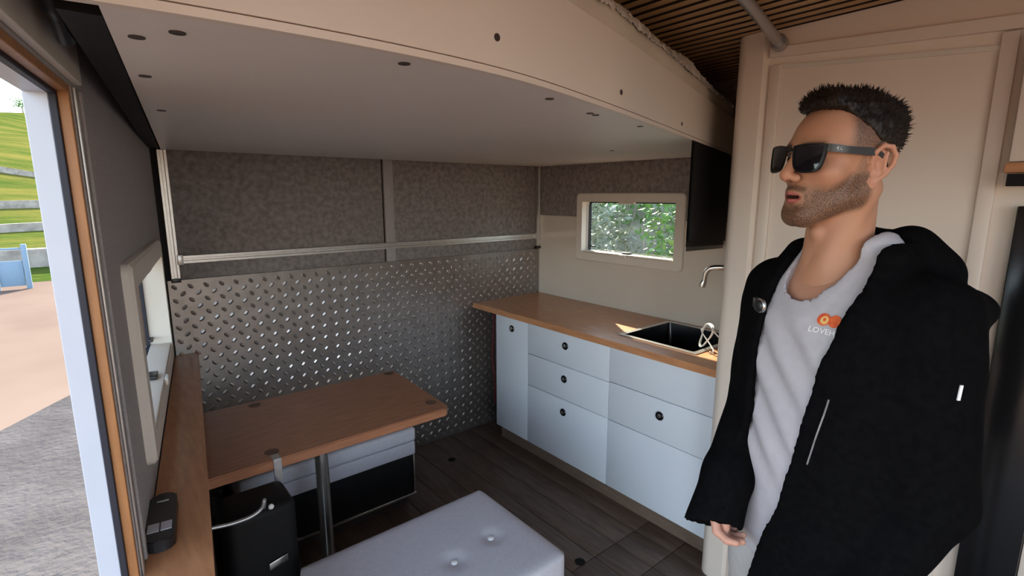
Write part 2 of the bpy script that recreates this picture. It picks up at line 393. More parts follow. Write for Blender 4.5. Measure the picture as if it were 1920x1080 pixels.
def camper_window(name, label, xf, a0, a1, b0, b1, bw, depth, hinge_bar=True, skew=None):
    """xf(a,b,h): a along wall, b height, h into the room (0 = wall surface)"""
    t = tag(thing(name, xf((a0 + a1) / 2, b0, 0)), label, kind=S)
    f3 = lambda a, b, h: xf(a, b, h)
    bm = NB(); o = rrect(a0, a1, b0, b1, 0.028); i_ = rrect(a0 + bw, a1 - bw, b0 + bw, b1 - bw, 0.006)
    n = len(o); V = []
    i2 = rrect(a0 + bw + 0.001, a1 - bw - 0.001, b0 + bw + 0.001, b1 - bw - 0.001, 0.006)
    o2 = rrect(a0 + 0.008, a1 - 0.008, b0 + 0.008, b1 - 0.008, 0.022)
    for pl, h in ((o, 0.0), (o, 0.014), (o2, 0.022), (i_, 0.022), (i2, -0.05)):
        V.append([bm.verts.new(f3(a, b, h)) for a, b in pl])
    for A, Bv in zip(V, V[1:]):
        for k in range(n): bm.faces.new((A[k], A[(k + 1) % n], Bv[(k + 1) % n], Bv[k]))
    obj('frame', bm, 'cream', t, 40)
    # black rubber rim + acrylic sash hung outside
    bm = NB(); ring_frame(bm, rrect(a0 + bw - 0.01, a1 - bw + 0.01, b0 + bw - 0.01, b1 - bw + 0.01, 0.008), rrect(a0 + bw + 0.012, a1 - bw - 0.012, b0 + bw + 0.010, b1 - bw - 0.008, 0.008), -0.062, -0.052, 'z', lambda a, b, h: f3(a, b, h))
    obj('rubber_seal', bm, 'rubber', t)
    bm = NB(); prism(bm, rrect(a0 + bw - 0.004, a1 - bw + 0.004, b0 + bw - 0.004, b1 - bw + 0.004, 0.01), -0.070, -0.064, 'z', lambda a, b, h: f3(a, b, h))
    obj('pane', bm, 'pane', t)
    # sill ledge, handle bar and latches
    bm = NB(); box(bm, a0 + bw + 0.004, a1 - bw - 0.004, b0 + bw + 0.001, b0 + bw + 0.012, -0.05, 0.018, 0.002, xf=f3); obj('sill', bm, 'white', t, 40)
    bm = NB(); am = (a0 + a1) / 2
    box(bm, am - 0.035, am + 0.035, b0 + bw + 0.014, b0 + bw + 0.024, -0.03, 0.0, 0.003, xf=f3); obj('latch', bm, 'blackplast', t, 40)
    bm = NB(); box(bm, am - 0.022, am + 0.032, b0 + bw - 0.012, b0 + bw + 0.012, 0.018, 0.030, 0.004, xf=f3); obj('latch_catch', bm, 'cream', t, 40)
    for aa, sg in ((a0 + bw + 0.03, 1), (a1 - bw - 0.05, -1)):
        bm = NB(); box(bm, aa - 0.02, aa + 0.03, b0 + bw + 0.035, b0 + bw + 0.045, -0.05, -0.035, 0.003, xf=f3); obj('stay_clip', bm, 'blackplast', t, 40)
    bm = NB(); box(bm, am - 0.06, am + 0.06, b1 - bw - 0.012, b1 - bw, -0.01, 0.016, 0.003, xf=f3); obj('blind_grip', bm, 'cream', t, 40)
    return t
w1 = camper_window('window_1', 'cream framed hinged kitchen window looking onto green foliage', lambda a, b, h: (XR - 0.004 - h, a, b), 1.635, 2.465, 1.21, 1.66, 0.056, 0.05)
bm = NB(); tube(bm, [(XR + 0.03, 2.392, 1.28), (XR + 0.03, 2.392, 1.585)], 0.006); obj('stay_rod', bm, 'blackplast', w1, 40)

# entrance wall (slanted) with window + door opening
sw0, sw1, zw0, zw1 = 0.364, 1.415, 0.985, 1.472
bwl = 0.062
so0, so1, zo0, zo1 = sw0 + bwl - 0.02, sw1 - bwl + 0.02, zw0 + bwl - 0.02, zw1 - bwl + 0.02
SD0, SD1, ZD = 1.70, 4.10, 1.832  # doorway stretched out of view behind the viewer to let in extra daylight
bm = NB()
for (a, b, c, d) in ((0, so0, -0.12, ZC + .1), (so0, so1, -0.12, zo0), (so0, so1, zo1, ZC + .1), (so1, SD0, -0.12, ZC + .1), (SD0, SD1, ZD, ZC + .1), (SD1, 4.5, -0.12, ZC + .1)):
    box(bm, a, b, -0.06, 0.0, c, d, xf=LW)
wl = obj('wall_left', bm, 'feltsmooth', kind=S); tag(wl, 'grey lined entrance wall with a window and the door opening')
camper_window('window_2', 'cream framed hinged window in the grey entrance wall beside the door', lambda a, b, h: LW(a, h, b + (0.018 if b > 1.2 else 0) * (a - sw0)), sw0, sw1, zw0, zw1, bwl, 0.05)
# groove trims next to the door, cream header, wooden edge, seal, aluminium frame
d1 = tag(thing('door_1', LW(SD0, -0.03, 0)), 'open entrance doorway with aluminium frame and orange wood edge', kind=S)
def jamb(nm, m_, t0, t1, ds, dz):
    """inverted-U lining: far jamb, head, near jamb"""
    bm = NB()
    box(bm, SD0 - 0.004, SD0 + ds, t1, t0, -0.03, ZD + 0.004, 0.0015, xf=LW)
    box(bm, SD0 + ds, SD1 - ds, t1, t0, ZD - dz, ZD + 0.004, 0.0015, xf=LW)
    box(bm, SD1 - ds, SD1 + 0.004, t1, t0, -0.03, ZD + 0.004, 0.0015, xf=LW)
    return obj(nm, bm, m_, d1)
jamb('wood_edge', 'woodedge', -0.002, -0.018, 0.012, 0.012)
jamb('rubber_seal', 'rubber', -0.018, -0.029, 0.018, 0.018)
jamb('aluminium_frame', 'alupaint', -0.029, -0.062, 0.014, 0.016)
bm = NB(); box(bm, SD0, SD1, -0.07, 0.0, -0.03, 0.004, xf=LW); obj('threshold', bm, 'alu', d1)
bm = NB(); box(bm, SD0 - 0.03, SD1 + 0.03, 0.0, 0.012, ZD + 0.006, ZC, 0.002, xf=LW); obj('trim_1', bm, 'cream', kind=S)
for j, (a, b, h) in enumerate(((SD0 - 0.028, SD0 - 0.006, 0.005), (SD0 - 0.075, SD0 - 0.055, 0.006))):
    bm = NB(); box(bm, a, b, 0.0, h, -0.0, ZD + 0.0, 0.002, xf=LW); obj('trim_%d' % (j + 2), bm, 'feltsmooth' if j else 'alu', kind=S)
# front end wall behind the viewer
bm = NB()
for (a, b, c, d) in ((-0.6, -0.25, -0.12, ZC + 0.1), (1.00, 2.75, -0.12, ZC + 0.1), (-0.25, 1.00, 2.08, ZC + 0.1), (-0.25, 1.00, -0.12, -0.012)):   # unseen rear opening, added to let in fill daylight
    box(bm, a, b, -1.66, -1.58, c, d)
wf = obj('wall_front', bm, 'white', kind=S)
tag(wf, 'white rear wall with an unseen opening added for fill daylight')

# wet cell: rounded post, panel, header ledge
XW = 1.93
wc = thing('wet_cell', (2.25, 0.5, 0), 'white shower cubicle with rounded corner post behind the man', 'shower cubicle')
pl = []
pr = 0.05
y1 = 1.055
poly = [(XR - 0.001, 0.62)]
bm = NB()
pts = [(XW + 0.03, 0.925)] + [(XW, 0.945)] + [(XW + pr - pr * math.cos(R(a)), y1 - pr + pr * math.sin(R(a))) for a in range(0, 91, 15)] + [(XR - 0.02, y1), (XR - 0.02, y1 - 0.04), (XW + 0.03, y1 - 0.06)]
prism(bm, pts, 0.0, ZC - 0.001, 'z'); obj('corner_post', bm, 'white', wc, 35)
B('side_panel', XW + 0.022, XW + 0.045, 0.10, 0.93, 0.0, ZC - 0.001, 'white', wc)
bm = NB()
for (a, b, c, d) in ((0.885, 0.922, 0.02, 2.10), (0.275, 0.312, 0.02, 2.075)):
    box(bm, XW + 0.008, XW + 0.022, a, b, c, d, 0.004)
obj('door_stile', bm, 'white', wc, 40)
bm = NB(); prism(bm, [(0.12, 2.065), (0.925, 2.128), (0.925, 2.160), (0.12, 2.100)], XW + 0.004, XW + 0.03, 'x'); obj('header_ledge', bm, 'white', wc)
bm = NB(); prism(bm, [(0.30, 2.030), (0.89, 2.086), (0.89, 2.100), (0.30, 2.044)], XW + 0.016, XW + 0.024, 'x'); obj('header_groove', bm, 'cream', wc)
# fridge column + overhead locker, mostly cut by the frame
fr = thing('tall_fridge', (2.25, 0.0, 0), 'tall black fridge panel at the right edge next to the shower cubicle', 'fridge')
B('door_panel', XW - 0.012, XW + 0.02, 0.095, 0.222, 0.02, 1.62, 'blackgloss', fr, 0.003)
B('side_trim', XW + 0.0, XW + 0.03, -0.30, 0.093, 0.02, 1.60, 'white', fr, 0.002)
B('carcass', XW + 0.03, XR - 0.01, -0.30, 0.098, 0.0, 1.62, 'white', fr)
oh = thing('overhead_locker', (2.2, -0.05, 1.66), 'white overhead locker with a wooden bottom edge above the black fridge', 'locker')
B('front_flap', XW - 0.03, XW - 0.012, -0.35, 0.252, 1.735, 2.06, 'white', oh, 0.004)
B('bottom_edge', XW - 0.045, XW - 0.008, -0.35, 0.258, 1.706, 1.733, 'wood', oh, 0.006)
B('carcass', XW - 0.011, XR - 0.01, -0.35, 0.095, 1.665, 2.1, 'darkback', oh)
B('underside', XW - 0.035, XW - 0.009, -0.35, 0.25, 1.672, 1.704, 'black', oh)

# ================================================================ BED
bed = thing('lift_bed', (1.2, 1.9, 1.85), 'white overhead lift bed platform hanging above the dinette', 'bed')
front = smooth_path([(-0.07, 0.735, 0), (0.10, 0.712, 0), (0.30, 0.702, 0), (0.49, 0.711, 0), (0.653, 0.738, 0), (0.876, 0.801, 0), (1.176, 0.897, 0), (1.686, 1.072, 0), (2.10, 1.215, 0), (2.56, 1.37, 0)], 5)
ZB = 1.85
def left_bed(y): return 0.039 + (0.284 - 0.039) * (y - 0.773) / (2.87 - 0.773)
def strip(bm, offs0, offs1, z0, z1):
    """curved board following the bed front; offs = distance behind the front line"""
    P4 = []
    for k, p in enumerate(front):
        a = front[max(k - 1, 0)]; b = front[min(k + 1, len(front) - 1)]; t = (b - a).normalized(); n = Vector((-t.y, t.x, 0))
        q0 = p + n * offs0; q1 = p + n * offs1
        P4.append([bm.verts.new((q0.x, q0.y, z0)), bm.verts.new((q0.x, q0.y, z1)), bm.verts.new((q1.x, q1.y, z1)), bm.verts.new((q1.x, q1.y, z0))])
    for A, Bq in zip(P4, P4[1:]):
        for k in range(4): bm.faces.new((A[k], A[(k + 1) % 4], Bq[(k + 1) % 4], Bq[k]))
    bm.faces.new(P4[0]); bm.faces.new(P4[-1][::-1])
bm = NB(); strip(bm, 0.0, 0.018, ZB + 0.010, 2.02); obj('fascia', bm, 'white', bed, 40)
bm = NB(); strip(bm, 0.0015, 0.016, ZB - 0.002, ZB + 0.0085); obj('bottom_lip', bm, 'white', bed, 40)
# base board (underside)
fp = [p for p in front]
poly = [(0.033, 0.737)] + [(p.x, p.y + 0.014) for p in fp if p.x >= 0.05] + [(2.585, 1.40), (2.585, YB - 0.032), (left_bed(YB), YB - 0.032)]
bm = NB(); prism(bm, poly, ZB, ZB + 0.018, 'z'); obj('base_board', bm, 'board', bed)
for (px, py) in ((0.112, 0.800), (0.074, 0.855), (0.102, 1.118), (0.165, 1.539), (0.405, 0.760), (0.784, 0.835), (0.998, 0.915), (1.03, 0.925), (1.30, 0.99), (1.9, 1.6)):
    bm = NB(); lathe(bm, [(0.0095, ZB - 0.0015), (0.0095, ZB + 0.001)], (px, py, 0)) if py > 0 else None; obj('screw_cap', bm, 'screw', bed)
for (px, py, pz) in ((887, 80, 0), (1140, 167, 0), (1277, 224, 0)):
    fx = {887: 0.545, 1140: 1.02, 1277: 1.60}[px]; fz = {887: 1.905, 1140: 1.895, 1277: 1.885}[px]
    k = min(range(len(front)), key=lambda q: abs(front[q].x - fx)); p = front[k]; t = (front[k + 1] - front[k - 1]).normalized()
    bm = NB(); lathe(bm, [(0.0062, -0.002), (0.0062, 0.001)], (0, 0, 0), 'y', 14)
    for v in bm.verts: c = v.co.copy(); v.co = Vector((p.x, p.y, fz)) + t * c.x + Vector((-t.y, t.x, 0)) * c.y + Vector((0, 0, c.z))
    obj('screw_cap', bm, 'screw', bed)
# dark guide rail along the left edge of bed
bm = NB(); prism(bm, [(left_bed(0.80) - 0.045, 0.80), (left_bed(0.8) - 0.004, 0.80), (left_bed(2.83) - 0.004, 2.83), (left_bed(2.83) - 0.045, 2.83)], ZB + 0.004, ZB + 0.12, 'z'); obj('side_rail', bm, 'black', bed)
# mattress lying on it
ma = thing('mattress', (1.3, 1.9, 2.02), 'cream covered mattress lying on the overhead bed behind its white fascia', 'mattress')
bm = NB(); prof = [(0.022, 1.885), (0.012, 1.95), (0.006, 2.022), (0.002, 2.045), (0.006, 2.075), (0.022, 2.095), (0.06, 2.105)]
rows = []
for k, p in enumerate(front):
    if p.x < 0.05: continue
    a = front[max(k - 1, 0)]; b = front[min(k + 1, len(front) - 1)]; t = (b - a).normalized(); n = Vector((-t.y, t.x, 0))
    wob = 0.004 * math.sin(k * 1.3) + 0.003 * math.sin(k * 2.9 + 1)
    rows.append([bm.verts.new((p + n * (o + 0.004 + (wob if z > 2.02 else 0)) + Vector((0, 0, z)))) for o, z in prof] + [bm.verts.new((max(p.x, 0.31), max(YB - 0.05, p.y), 2.105)), bm.verts.new((max(p.x, 0.31), max(YB - 0.05, p.y), 1.885))])
for A, Bq in zip(rows, rows[1:]):
    for k in range(len(A)): bm.faces.new((A[k], A[(k + 1) % len(A)], Bq[(k + 1) % len(A)], Bq[k]))
bm.faces.new(rows[0][::-1]); bm.faces.new(rows[-1])
for v in bm.verts:
    if v.co.z < 2.02 and v.co.y < 2.0: v.co.y += 0.02
obj('cover', bm, 'sheet', ma, 60)
# crinkled foil along the top of mattress
bm = NB(); fine = []
for A, Bq in zip(front, front[1:]):
    for k in range(8): fine.append(A.lerp(Bq, k / 8))
rows = []
for k, p in enumerate(fine):
    if p.x < 0.3: continue
    a = fine[max(k - 1, 0)]; b = fine[min(k + 1, len(fine) - 1)]; t = (b - a).normalized(); n = Vector((-t.y, t.x, 0))
    big = 0.020 * math.exp(-((p.x - 1.75) / 0.22) ** 2) + 0.006 * math.exp(-((p.x - 1.15) / 0.15) ** 2)
    row = []
    for j in range(7):
        o = 0.0 + 0.010 * j; z = 2.068 + 0.044 * math.sin(j / 6 * math.pi * 0.6) + big * (j / 3 if j < 4 else 1.2)
        jit = 0.005
        row.append(bm.verts.new(p + n * (o + random.uniform(-jit, jit)) + Vector((0, 0, z + random.uniform(-jit, jit)))))
    rows.append(row)
for A, Bq in zip(rows, rows[1:]):
    for k in range(6): bm.faces.new((A[k], A[k + 1], Bq[k + 1], Bq[k]))
fo = obj('foil_strip', bm, 'foil', None, None, label='crinkled silver foil sheet along the upper edge of the mattress', cat='foil')
sm = fo.modifiers.new('thick', 'SOLIDIFY'); sm.thickness = 0.001

# grab tube under the ceiling
gt = thing('ceiling_tube', (1.5, 0.78, 2.16), 'grey metal tube under the slatted ceiling ending at the shower cubicle', 'tube')
bm = NB(); tube(bm, [(1.905, 0.885, 2.166), (1.60, 0.82, 2.185), (1.05, 0.70, 2.20)], 0.017, 16); obj('tube', bm, 'greytube', gt, 40)
bm = NB(); tube(bm, [(1.928, 0.889, 2.164), (1.895, 0.882, 2.167)], 0.026, 18); obj('end_flange', bm, 'greytube', gt, 40)
bm = NB(); tube(bm, [(1.08, 0.707, 2.199), (1.08, 0.707, ZC + 0.001)], 0.012, 12); obj('hanger', bm, 'greytube', gt, 40)

# black hanging cupboard under the bed by the sink
hc = thing('hanging_cupboard', (1.95, 1.2, 1.45), 'black box cupboard hanging under the bed above the sink', 'cupboard')
def slope(vv):
    for v in vv:
        if v.co.z < 1.6: v.co.z -= (v.co.x - 1.735) * 0.075
cpl = [(1.735, 1.088), (2.50, 1.352), (2.50, 1.46), (1.975, 1.232)]
bm = NB(); vv = prism(bm, cpl, 1.455, 1.846, 'z'); slope(vv); obj('body', bm, 'black', hc)
bm = NB(); vv = prism(bm, [(1.742, 1.0902), (2.49, 1.3485), (2.49, 1.45), (1.985, 1.232)], 1.438, 1.455, 'z'); slope(vv); obj('bottom_panel', bm, 'blackplast', hc)
bm = NB(); vv = prism(bm, [(1.745, 1.0890), (1.744, 1.081), (2.49, 1.3385), (2.49, 1.3465)], 1.475, 1.835, 'z'); slope(vv); obj('door', bm, 'black', hc)

# ================================================================ KITCHEN
XF = 2.01
def ring_knob(parent, y, z):
    bm = NB(); lathe(bm, [(0.0215, 0.0), (0.0225, -0.004), (0.0195, -0.0075), (0.0145, -0.0075), (0.0135, -0.004)], (XF, y, z), 'x', 24)
    k = obj('push_lock', bm, 'blackgloss', parent, 40)
    return k
def ring_core(k, y, z):
    bm = NB(); lathe(bm, [(0.011, -0.003), (0.0105, -0.0085), (0.008, -0.0095)], (XF, y, z), 'x', 18); obj('button', bm, 'steel', k, 40)
def front_panel(parent, name, y0, y1_, z0, z1, kn=None):
    g = 0.0018
    bm = NB(); box(bm, XF, XF + 0.018, y0 + g, y1_ - g, z0 + g, z1 - g, 0.0015); f = obj(name, bm, 'cab', parent, 40)
    if kn: k = ring_knob(f, *kn); ring_core(k, *kn)
    return f
c1 = thing('base_cabinet', (2.3, 2.47, 0.1), 'narrow white base cabinet with a tall door at the diamond plate end', 'cabinet', 'white kitchen base cabinets')
B('carcass', XF + 0.018, XR - 0.01, 2.312, 2.628, 0.10, 0.884, 'white', c1); front_panel(c1, 'door', 2.31, 2.63, 0.10, 0.883, (2.462, 0.810))
c2 = thing('base_cabinet', (2.3, 1.985, 0.1), 'white base cabinet with three drawers each with a black round lock', 'cabinet', 'white kitchen base cabinets')
B('carcass', XF + 0.018, XR - 0.01, 1.662, 2.308, 0.10, 0.884, 'white', c2)
front_panel(c2, 'drawer', 1.66, 2.31, 0.684, 0.883, (1.984, 0.806)); front_panel(c2, 'drawer', 1.66, 2.31, 0.482, 0.684, (1.988, 0.608)); front_panel(c2, 'drawer', 1.66, 2.31, 0.10, 0.482, (1.991, 0.405))
c3 = thing('base_cabinet', (2.3, 1.36, 0.1), 'white base cabinet under the sink with a single round lock', 'cabinet', 'white kitchen base cabinets')
B('carcass', XF + 0.018, XR - 0.01, 1.062, 1.658, 0.10, 0.70, 'white', c3)
front_panel(c3, 'drawer', 1.06, 1.66, 0.690, 0.883); front_panel(c3, 'drawer', 1.06, 1.66, 0.480, 0.690, (1.344, 0.608)); front_panel(c3, 'door', 1.06, 1.66, 0.10, 0.480)
kb = B('kickboard', XF + 0.045, XF + 0.06, 1.06, 2.63, 0.0, 0.099, 'kick', label='brown kickboard below the white kitchen cabinets', cat='kickboard')
# worktop with sink cut-out
SX0, SX1, SY0, SY1 = 2.115, 2.545, 1.245, 1.675
wt = NB()
for (a, b, c, d) in ((XF - 0.028, XR - 0.006, SY1, 2.85), (XF - 0.028, XR - 0.006, 1.062, SY0), (XF - 0.028, SX0, SY0, SY1), (SX1, XR - 0.006, SY0, SY1)):
    box(wt, a, b, c, d, 0.885, 0.92)
bmesh.ops.remove_doubles(wt, verts=wt.verts, dist=0.0004)
obj('worktop', wt, 'wood', None, None, label='brown wooden kitchen worktop with the sink cut-out', cat='worktop')
sk = thing('kitchen_sink', ((SX0 + SX1) / 2, (SY0 + SY1) / 2, 0.76), 'black inset sink with thin steel rim in the worktop', 'sink')
bm = NB(); ring_frame(bm, rrect(SX0 - 0.014, SX1 + 0.014, SY0 - 0.014, SY1 + 0.014, 0.012), rrect(SX0 + 0.012, SX1 - 0.012, SY0 + 0.012, SY1 - 0.012, 0.012), 0.9202, 0.9245, 'z'); obj('rim', bm, 'steel', sk)
bm = NB(); n_ = rrect(SX0 + 0.011, SX1 - 0.011, SY0 + 0.011, SY1 - 0.011, 0.012); n2 = rrect(SX0 + 0.03, SX1 - 0.03, SY0 + 0.03, SY1 - 0.03, 0.03)
Va = [bm.verts.new((a, b, 0.9215)) for a, b in n_]; Vb = [bm.verts.new((a, b, 0.765)) for a, b in n2]
for k in range(len(Va)): bm.faces.new((Va[k], Va[(k + 1) % len(Va)], Vb[(k + 1) % len(Va)], Vb[k]))
bm.faces.new(Vb); ob = obj('basin', bm, 'blackgloss', sk); ob.modifiers.new('t', 'SOLIDIFY').thickness = 0.002
bm = NB(); lathe(bm, [(0.03, 0.766), (0.03, 0.769), (0.012, 0.768)], ((SX0 + SX1) / 2, (SY0 + SY1) / 2, 0)); obj('drain', bm, 'steel', sk, 40)
# faucet
fa = thing('faucet', (2.40, 1.15, 0.92), 'brushed steel faucet with a bent spout above the sink', 'faucet')
bm = NB(); tube(bm, smooth_path([(2.42, 1.13, 0.94), (2.42, 1.13, 1.20), (2.41, 1.14, 1.275), (2.37, 1.19, 1.303), (2.33, 1.25, 1.306), (2.306, 1.30, 1.300), (2.298, 1.322, 1.276), (2.296, 1.328, 1.235)], 6), 0.0125, 16); obj('spout', bm, 'steel', fa, 40)
bm = NB(); tube(bm, [(2.296, 1.328, 1.238), (2.2945, 1.331, 1.224), (2.292, 1.335, 1.204)], [0.0135, 0.0165, 0.0145], 16); obj('aerator', bm, 'steel', fa, 40)
bm = NB(); lathe(bm, [(0.028, 0.9205), (0.028, 0.932), (0.018, 0.945)], (2.42, 1.13, 0)); obj('base', bm, 'steel', fa, 40)
bm = NB(); tube(bm, [(2.42, 1.13, 1.00), (2.36, 1.10, 1.01)], 0.007); obj('lever', bm, 'steel', fa, 40)
# coiled white cable next to sink
bm = NB()
cpts = []
for k in range(46):
    a = k / 45 * 2 * math.pi * 2.4; rr = 0.058 + 0.006 * math.sin(k)
    cpts.append((2.235 + 0.03 * math.cos(a) + 0.010 * math.sin(k * .4) + 0.01, 1.268 + rr * math.cos(a + 0.5) * 0.8, 0.985 + rr * math.sin(a)))
cpts = [(2.17, 1.205, 0.926), (2.20, 1.20, 0.932)] + cpts + [(2.25, 1.15, 0.945), (2.26, 1.09, 0.93)]
tube(bm, smooth_path(cpts, 3), 0.0032, 8); obj('cable_coil', bm, 'cable', None, 60, label='white cable loosely coiled beside the sink', cat='cable')
# dark side recess: dark red cord
bm = NB(); tube(bm, smooth_path([(2.05, 2.70, 0.87), (2.05, 2.71, 0.72), (2.045, 2.72, 0.55), (2.05, 2.70, 0.40), (2.06, 2.71, 0.22)], 6), 0.007, 8); obj('red_cord', bm, 'redcord', None, 60, label='dark red cord hanging in the gap beside the white cabinets', cat='cord')

# ================================================================ DINETTE
tb = thing('dinette_table', (0.7, 2.2, 0.0), 'brown wooden dinette table top on a steel leg', 'table')
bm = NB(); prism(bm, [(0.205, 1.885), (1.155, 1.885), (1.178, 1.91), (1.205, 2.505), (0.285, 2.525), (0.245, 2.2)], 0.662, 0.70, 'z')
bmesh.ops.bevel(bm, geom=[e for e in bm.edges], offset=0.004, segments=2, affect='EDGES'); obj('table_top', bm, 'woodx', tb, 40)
bm = NB(); tube(bm, [(0.615, 1.965, 0.012), (0.615, 1.965, 0.662)], 0.026, 20); lg = obj('leg', bm, 'steel', tb, 40)
bm = NB(); lathe(bm, [(0.09, 0.001), (0.09, 0.008), (0.03, 0.02)], (0.615, 1.965, 0), 'z', 24); obj('leg_base', bm, 'steel', tb, 40)
for (x_, y_) in ((0.492, 2.470), (0.432, 1.955), (1.135, 1.985), (1.160, 2.470)):
    bm = NB(); lathe(bm, [(0.026, 0.6995), (0.026, 0.7012), (0.02, 0.7016)], (x_, y_, 0), 'z', 24); obj('socket_cap', bm, 'socket', tb, 40)
bm = NB(); box(bm, 0.418, 0.446, 1.878, 1.8845, 0.618, 0.7025, 0.001); box(bm, 0.418, 0.446, 1.880, 1.925, 0.7005, 0.7035, 0.001); obj('metal_clip', bm, 'alu', tb)

def cushion(name, x0, x1, y0, y1_, z0, z1, parent, bev=0.03):
    bm = NB(); box(bm, x0, x1, y0, y1_, z0, z1, bev, 4); return obj(name, bm, 'cushion', parent, 60)
bb = thing('bench', (0.75, 2.55, 0), 'black bench box against the diamond plate behind the table', 'bench')
B('box', 0.38, 1.195, 2.292, 2.845, 0.075, 0.298, 'black', bb, 0.004)
B('plinth', 0.40, 1.17, 2.33, 2.845, 0.0, 0.075, 'darkback', bb)
B('bottom_trim', 0.40, 1.20, 2.280, 2.292, 0.066, 0.080, 'steel', bb, 0.002)
B('corner_trim', 1.188, 1.197, 2.284, 2.293, 0.08, 0.296, 'steel', bb, 0.002)
cb = thing('seat_cushion', (0.75, 2.55, 0.3), 'pale grey layered seat cushion on the black bench under the table', 'cushion')
cushion('lower_layer', 0.36, 1.20, 2.275, 2.845, 0.30, 0.374, cb, 0.010); cushion('upper_layer', 0.36, 1.205, 2.272, 2.845, 0.374, 0.45, cb, 0.018)
fb = thing('bench', (0.75, 1.34, 0), 'dark bench box in the foreground under the buttoned cushion', 'bench')
B('box', 0.46, 1.11, 1.11, 1.575, 0.05, 0.298, 'black', fb, 0.004); B('plinth', 0.48, 1.09, 1.13, 1.555, 0.0, 0.05, 'darkback', fb)
cf = thing('seat_cushion', (0.75, 1.34, 0.3), 'large pale grey foreground seat cushion with two sunken buttons', 'cushion')
bm = NB(); NX, NY = 60, 44
x0, x1, y0, y1_ = 0.40, 1.135, 1.088, 1.602
def ctop(x, y):
    z = 0.45
    e = min(x - x0, x1 - x, y - y0, y1_ - y); z -= 0.010 * math.exp(-e / 0.012)
    for bx, by in ((0.984, 1.326), (0.816, 1.304)): z -= 0.012 * math.exp(-((x - bx) ** 2 + (y - by) ** 2) / 0.0011)
    return z
def cxy(i, j):
    u = i / NX; v = j / NY; X = x0 + (x1 - x0) * u; Y = y0 + (y1_ - y0) * v
    r = 0.035   # round the corners
    for cx, sx in ((x0 + r, -1), (x1 - r, 1)):
        for cy, sy in ((y0 + r, -1), (y1_ - r, 1)):
            if (X - cx) * sx > 0 and (Y - cy) * sy > 0:
                dx, dy = abs(X - cx) / r, abs(Y - cy) / r
                k = max(dx, dy) / max(math.hypot(dx, dy), 1e-6); X = cx + sx * dx * r * k; Y = cy + sy * dy * r * k
    return X, Y
G = [[bm.verts.new((*cxy(i, j), ctop(*cxy(i, j)))) for j in range(NY + 1)] for i in range(NX + 1)]
for i in range(NX):
    for j in range(NY): bm.faces.new((G[i][j], G[i + 1][j], G[i + 1][j + 1], G[i][j + 1]))
rim = [G[i][0] for i in range(NX + 1)] + [G[NX][j] for j in range(1, NY + 1)] + [G[i][NY] for i in range(NX - 1, -1, -1)] + [G[0][j] for j in range(NY - 1, 0, -1)]
cxm, cym = (x0 + x1) / 2, (y0 + y1_) / 2
prev = rim
for zz, k in ((0.434, 1.004), (0.42, 1.005), (0.32, 1.005), (0.30, 0.995)):
    nx = [bm.verts.new((cxm + (v.co.x - cxm) * k, cym + (v.co.y - cym) * k, zz)) for v in rim]
    for q in range(len(rim)): bm.faces.new((prev[q], prev[(q + 1) % len(rim)], nx[(q + 1) % len(rim)], nx[q]))
    prev = nx
bm.faces.new(prev); obj('pad', bm, 'cushion', cf, 60)
for bx, by in ((0.984, 1.326), (0.816, 1.304)):
    bm = NB(); lathe(bm, [(0.011, 0.436), (0.0115, 0.442), (0.008, 0.4455), (0.003, 0.446)], (bx, by, 0), 'z', 16); obj('button', bm, 'cable', cf, 60)

# entrance-side wooden shelf cabinet
def LEDGE(y): return 0.115 + (0.342 - 0.115) * (y - 1.105) / (2.85 - 1.105)
sh = thing('side_shelf', (0.15, 2.0, 0), 'long wooden shelf top along the entrance wall below the window', 'shelf')
wx = lambda y: LW((2.87 - y) * _n, 0.004, 0)[0]
bm = NB(); prism(bm, [(wx(1.13), 1.13), (LEDGE(1.0), 0.98), (LEDGE(2.852), 2.852), (wx(2.852), 2.852)], 0.855, 0.89, 'z'); obj('shelf_top', bm, 'wood', sh)
bm = NB(); prism(bm, [(wx(1.16) + 0.002, 1.16), (LEDGE(1.05) - 0.018, 1.05), (LEDGE(2.84) - 0.018, 2.84), (wx(2.84) + 0.002, 2.84)], 0.0, 0.855, 'z'); obj('cabinet_body', bm, 'kick', sh)
# black handset lying on shelf
hs = thing('handset', (0.052, 1.345, 0.89), 'black handheld remote lying on the wooden shelf by the door', 'handset')
HM = Matrix.Translation((0.052, 1.345, 0.8905)) @ Matrix.Rotation(R(-8), 4, 'Z')
def hx(x, y, z): v = HM @ Vector((x, y, z)); return tuple(v)
bm = NB(); prism(bm, rrect(-0.028, 0.028, -0.10, 0.11, 0.02), 0, 0.028, 'z', hx)
bmesh.ops.bevel(bm, geom=list(bm.edges), offset=0.003, segments=2, affect='EDGES'); obj('case', bm, 'blackplast', hs, 40)
for a, b in ((-0.024, -0.002), (0.001, 0.022)):
    bm = NB(); box(bm, a, b, -0.062, -0.028, 0.0275, 0.0296, 0.0006, xf=hx); obj('screen', bm, 'cushion', hs)
bm = NB(); box(bm, -0.012, 0.012, 0.068, 0.074, 0.0275, 0.0295, 0.0008, xf=hx); obj('speaker_slot', bm, 'greytube', hs)

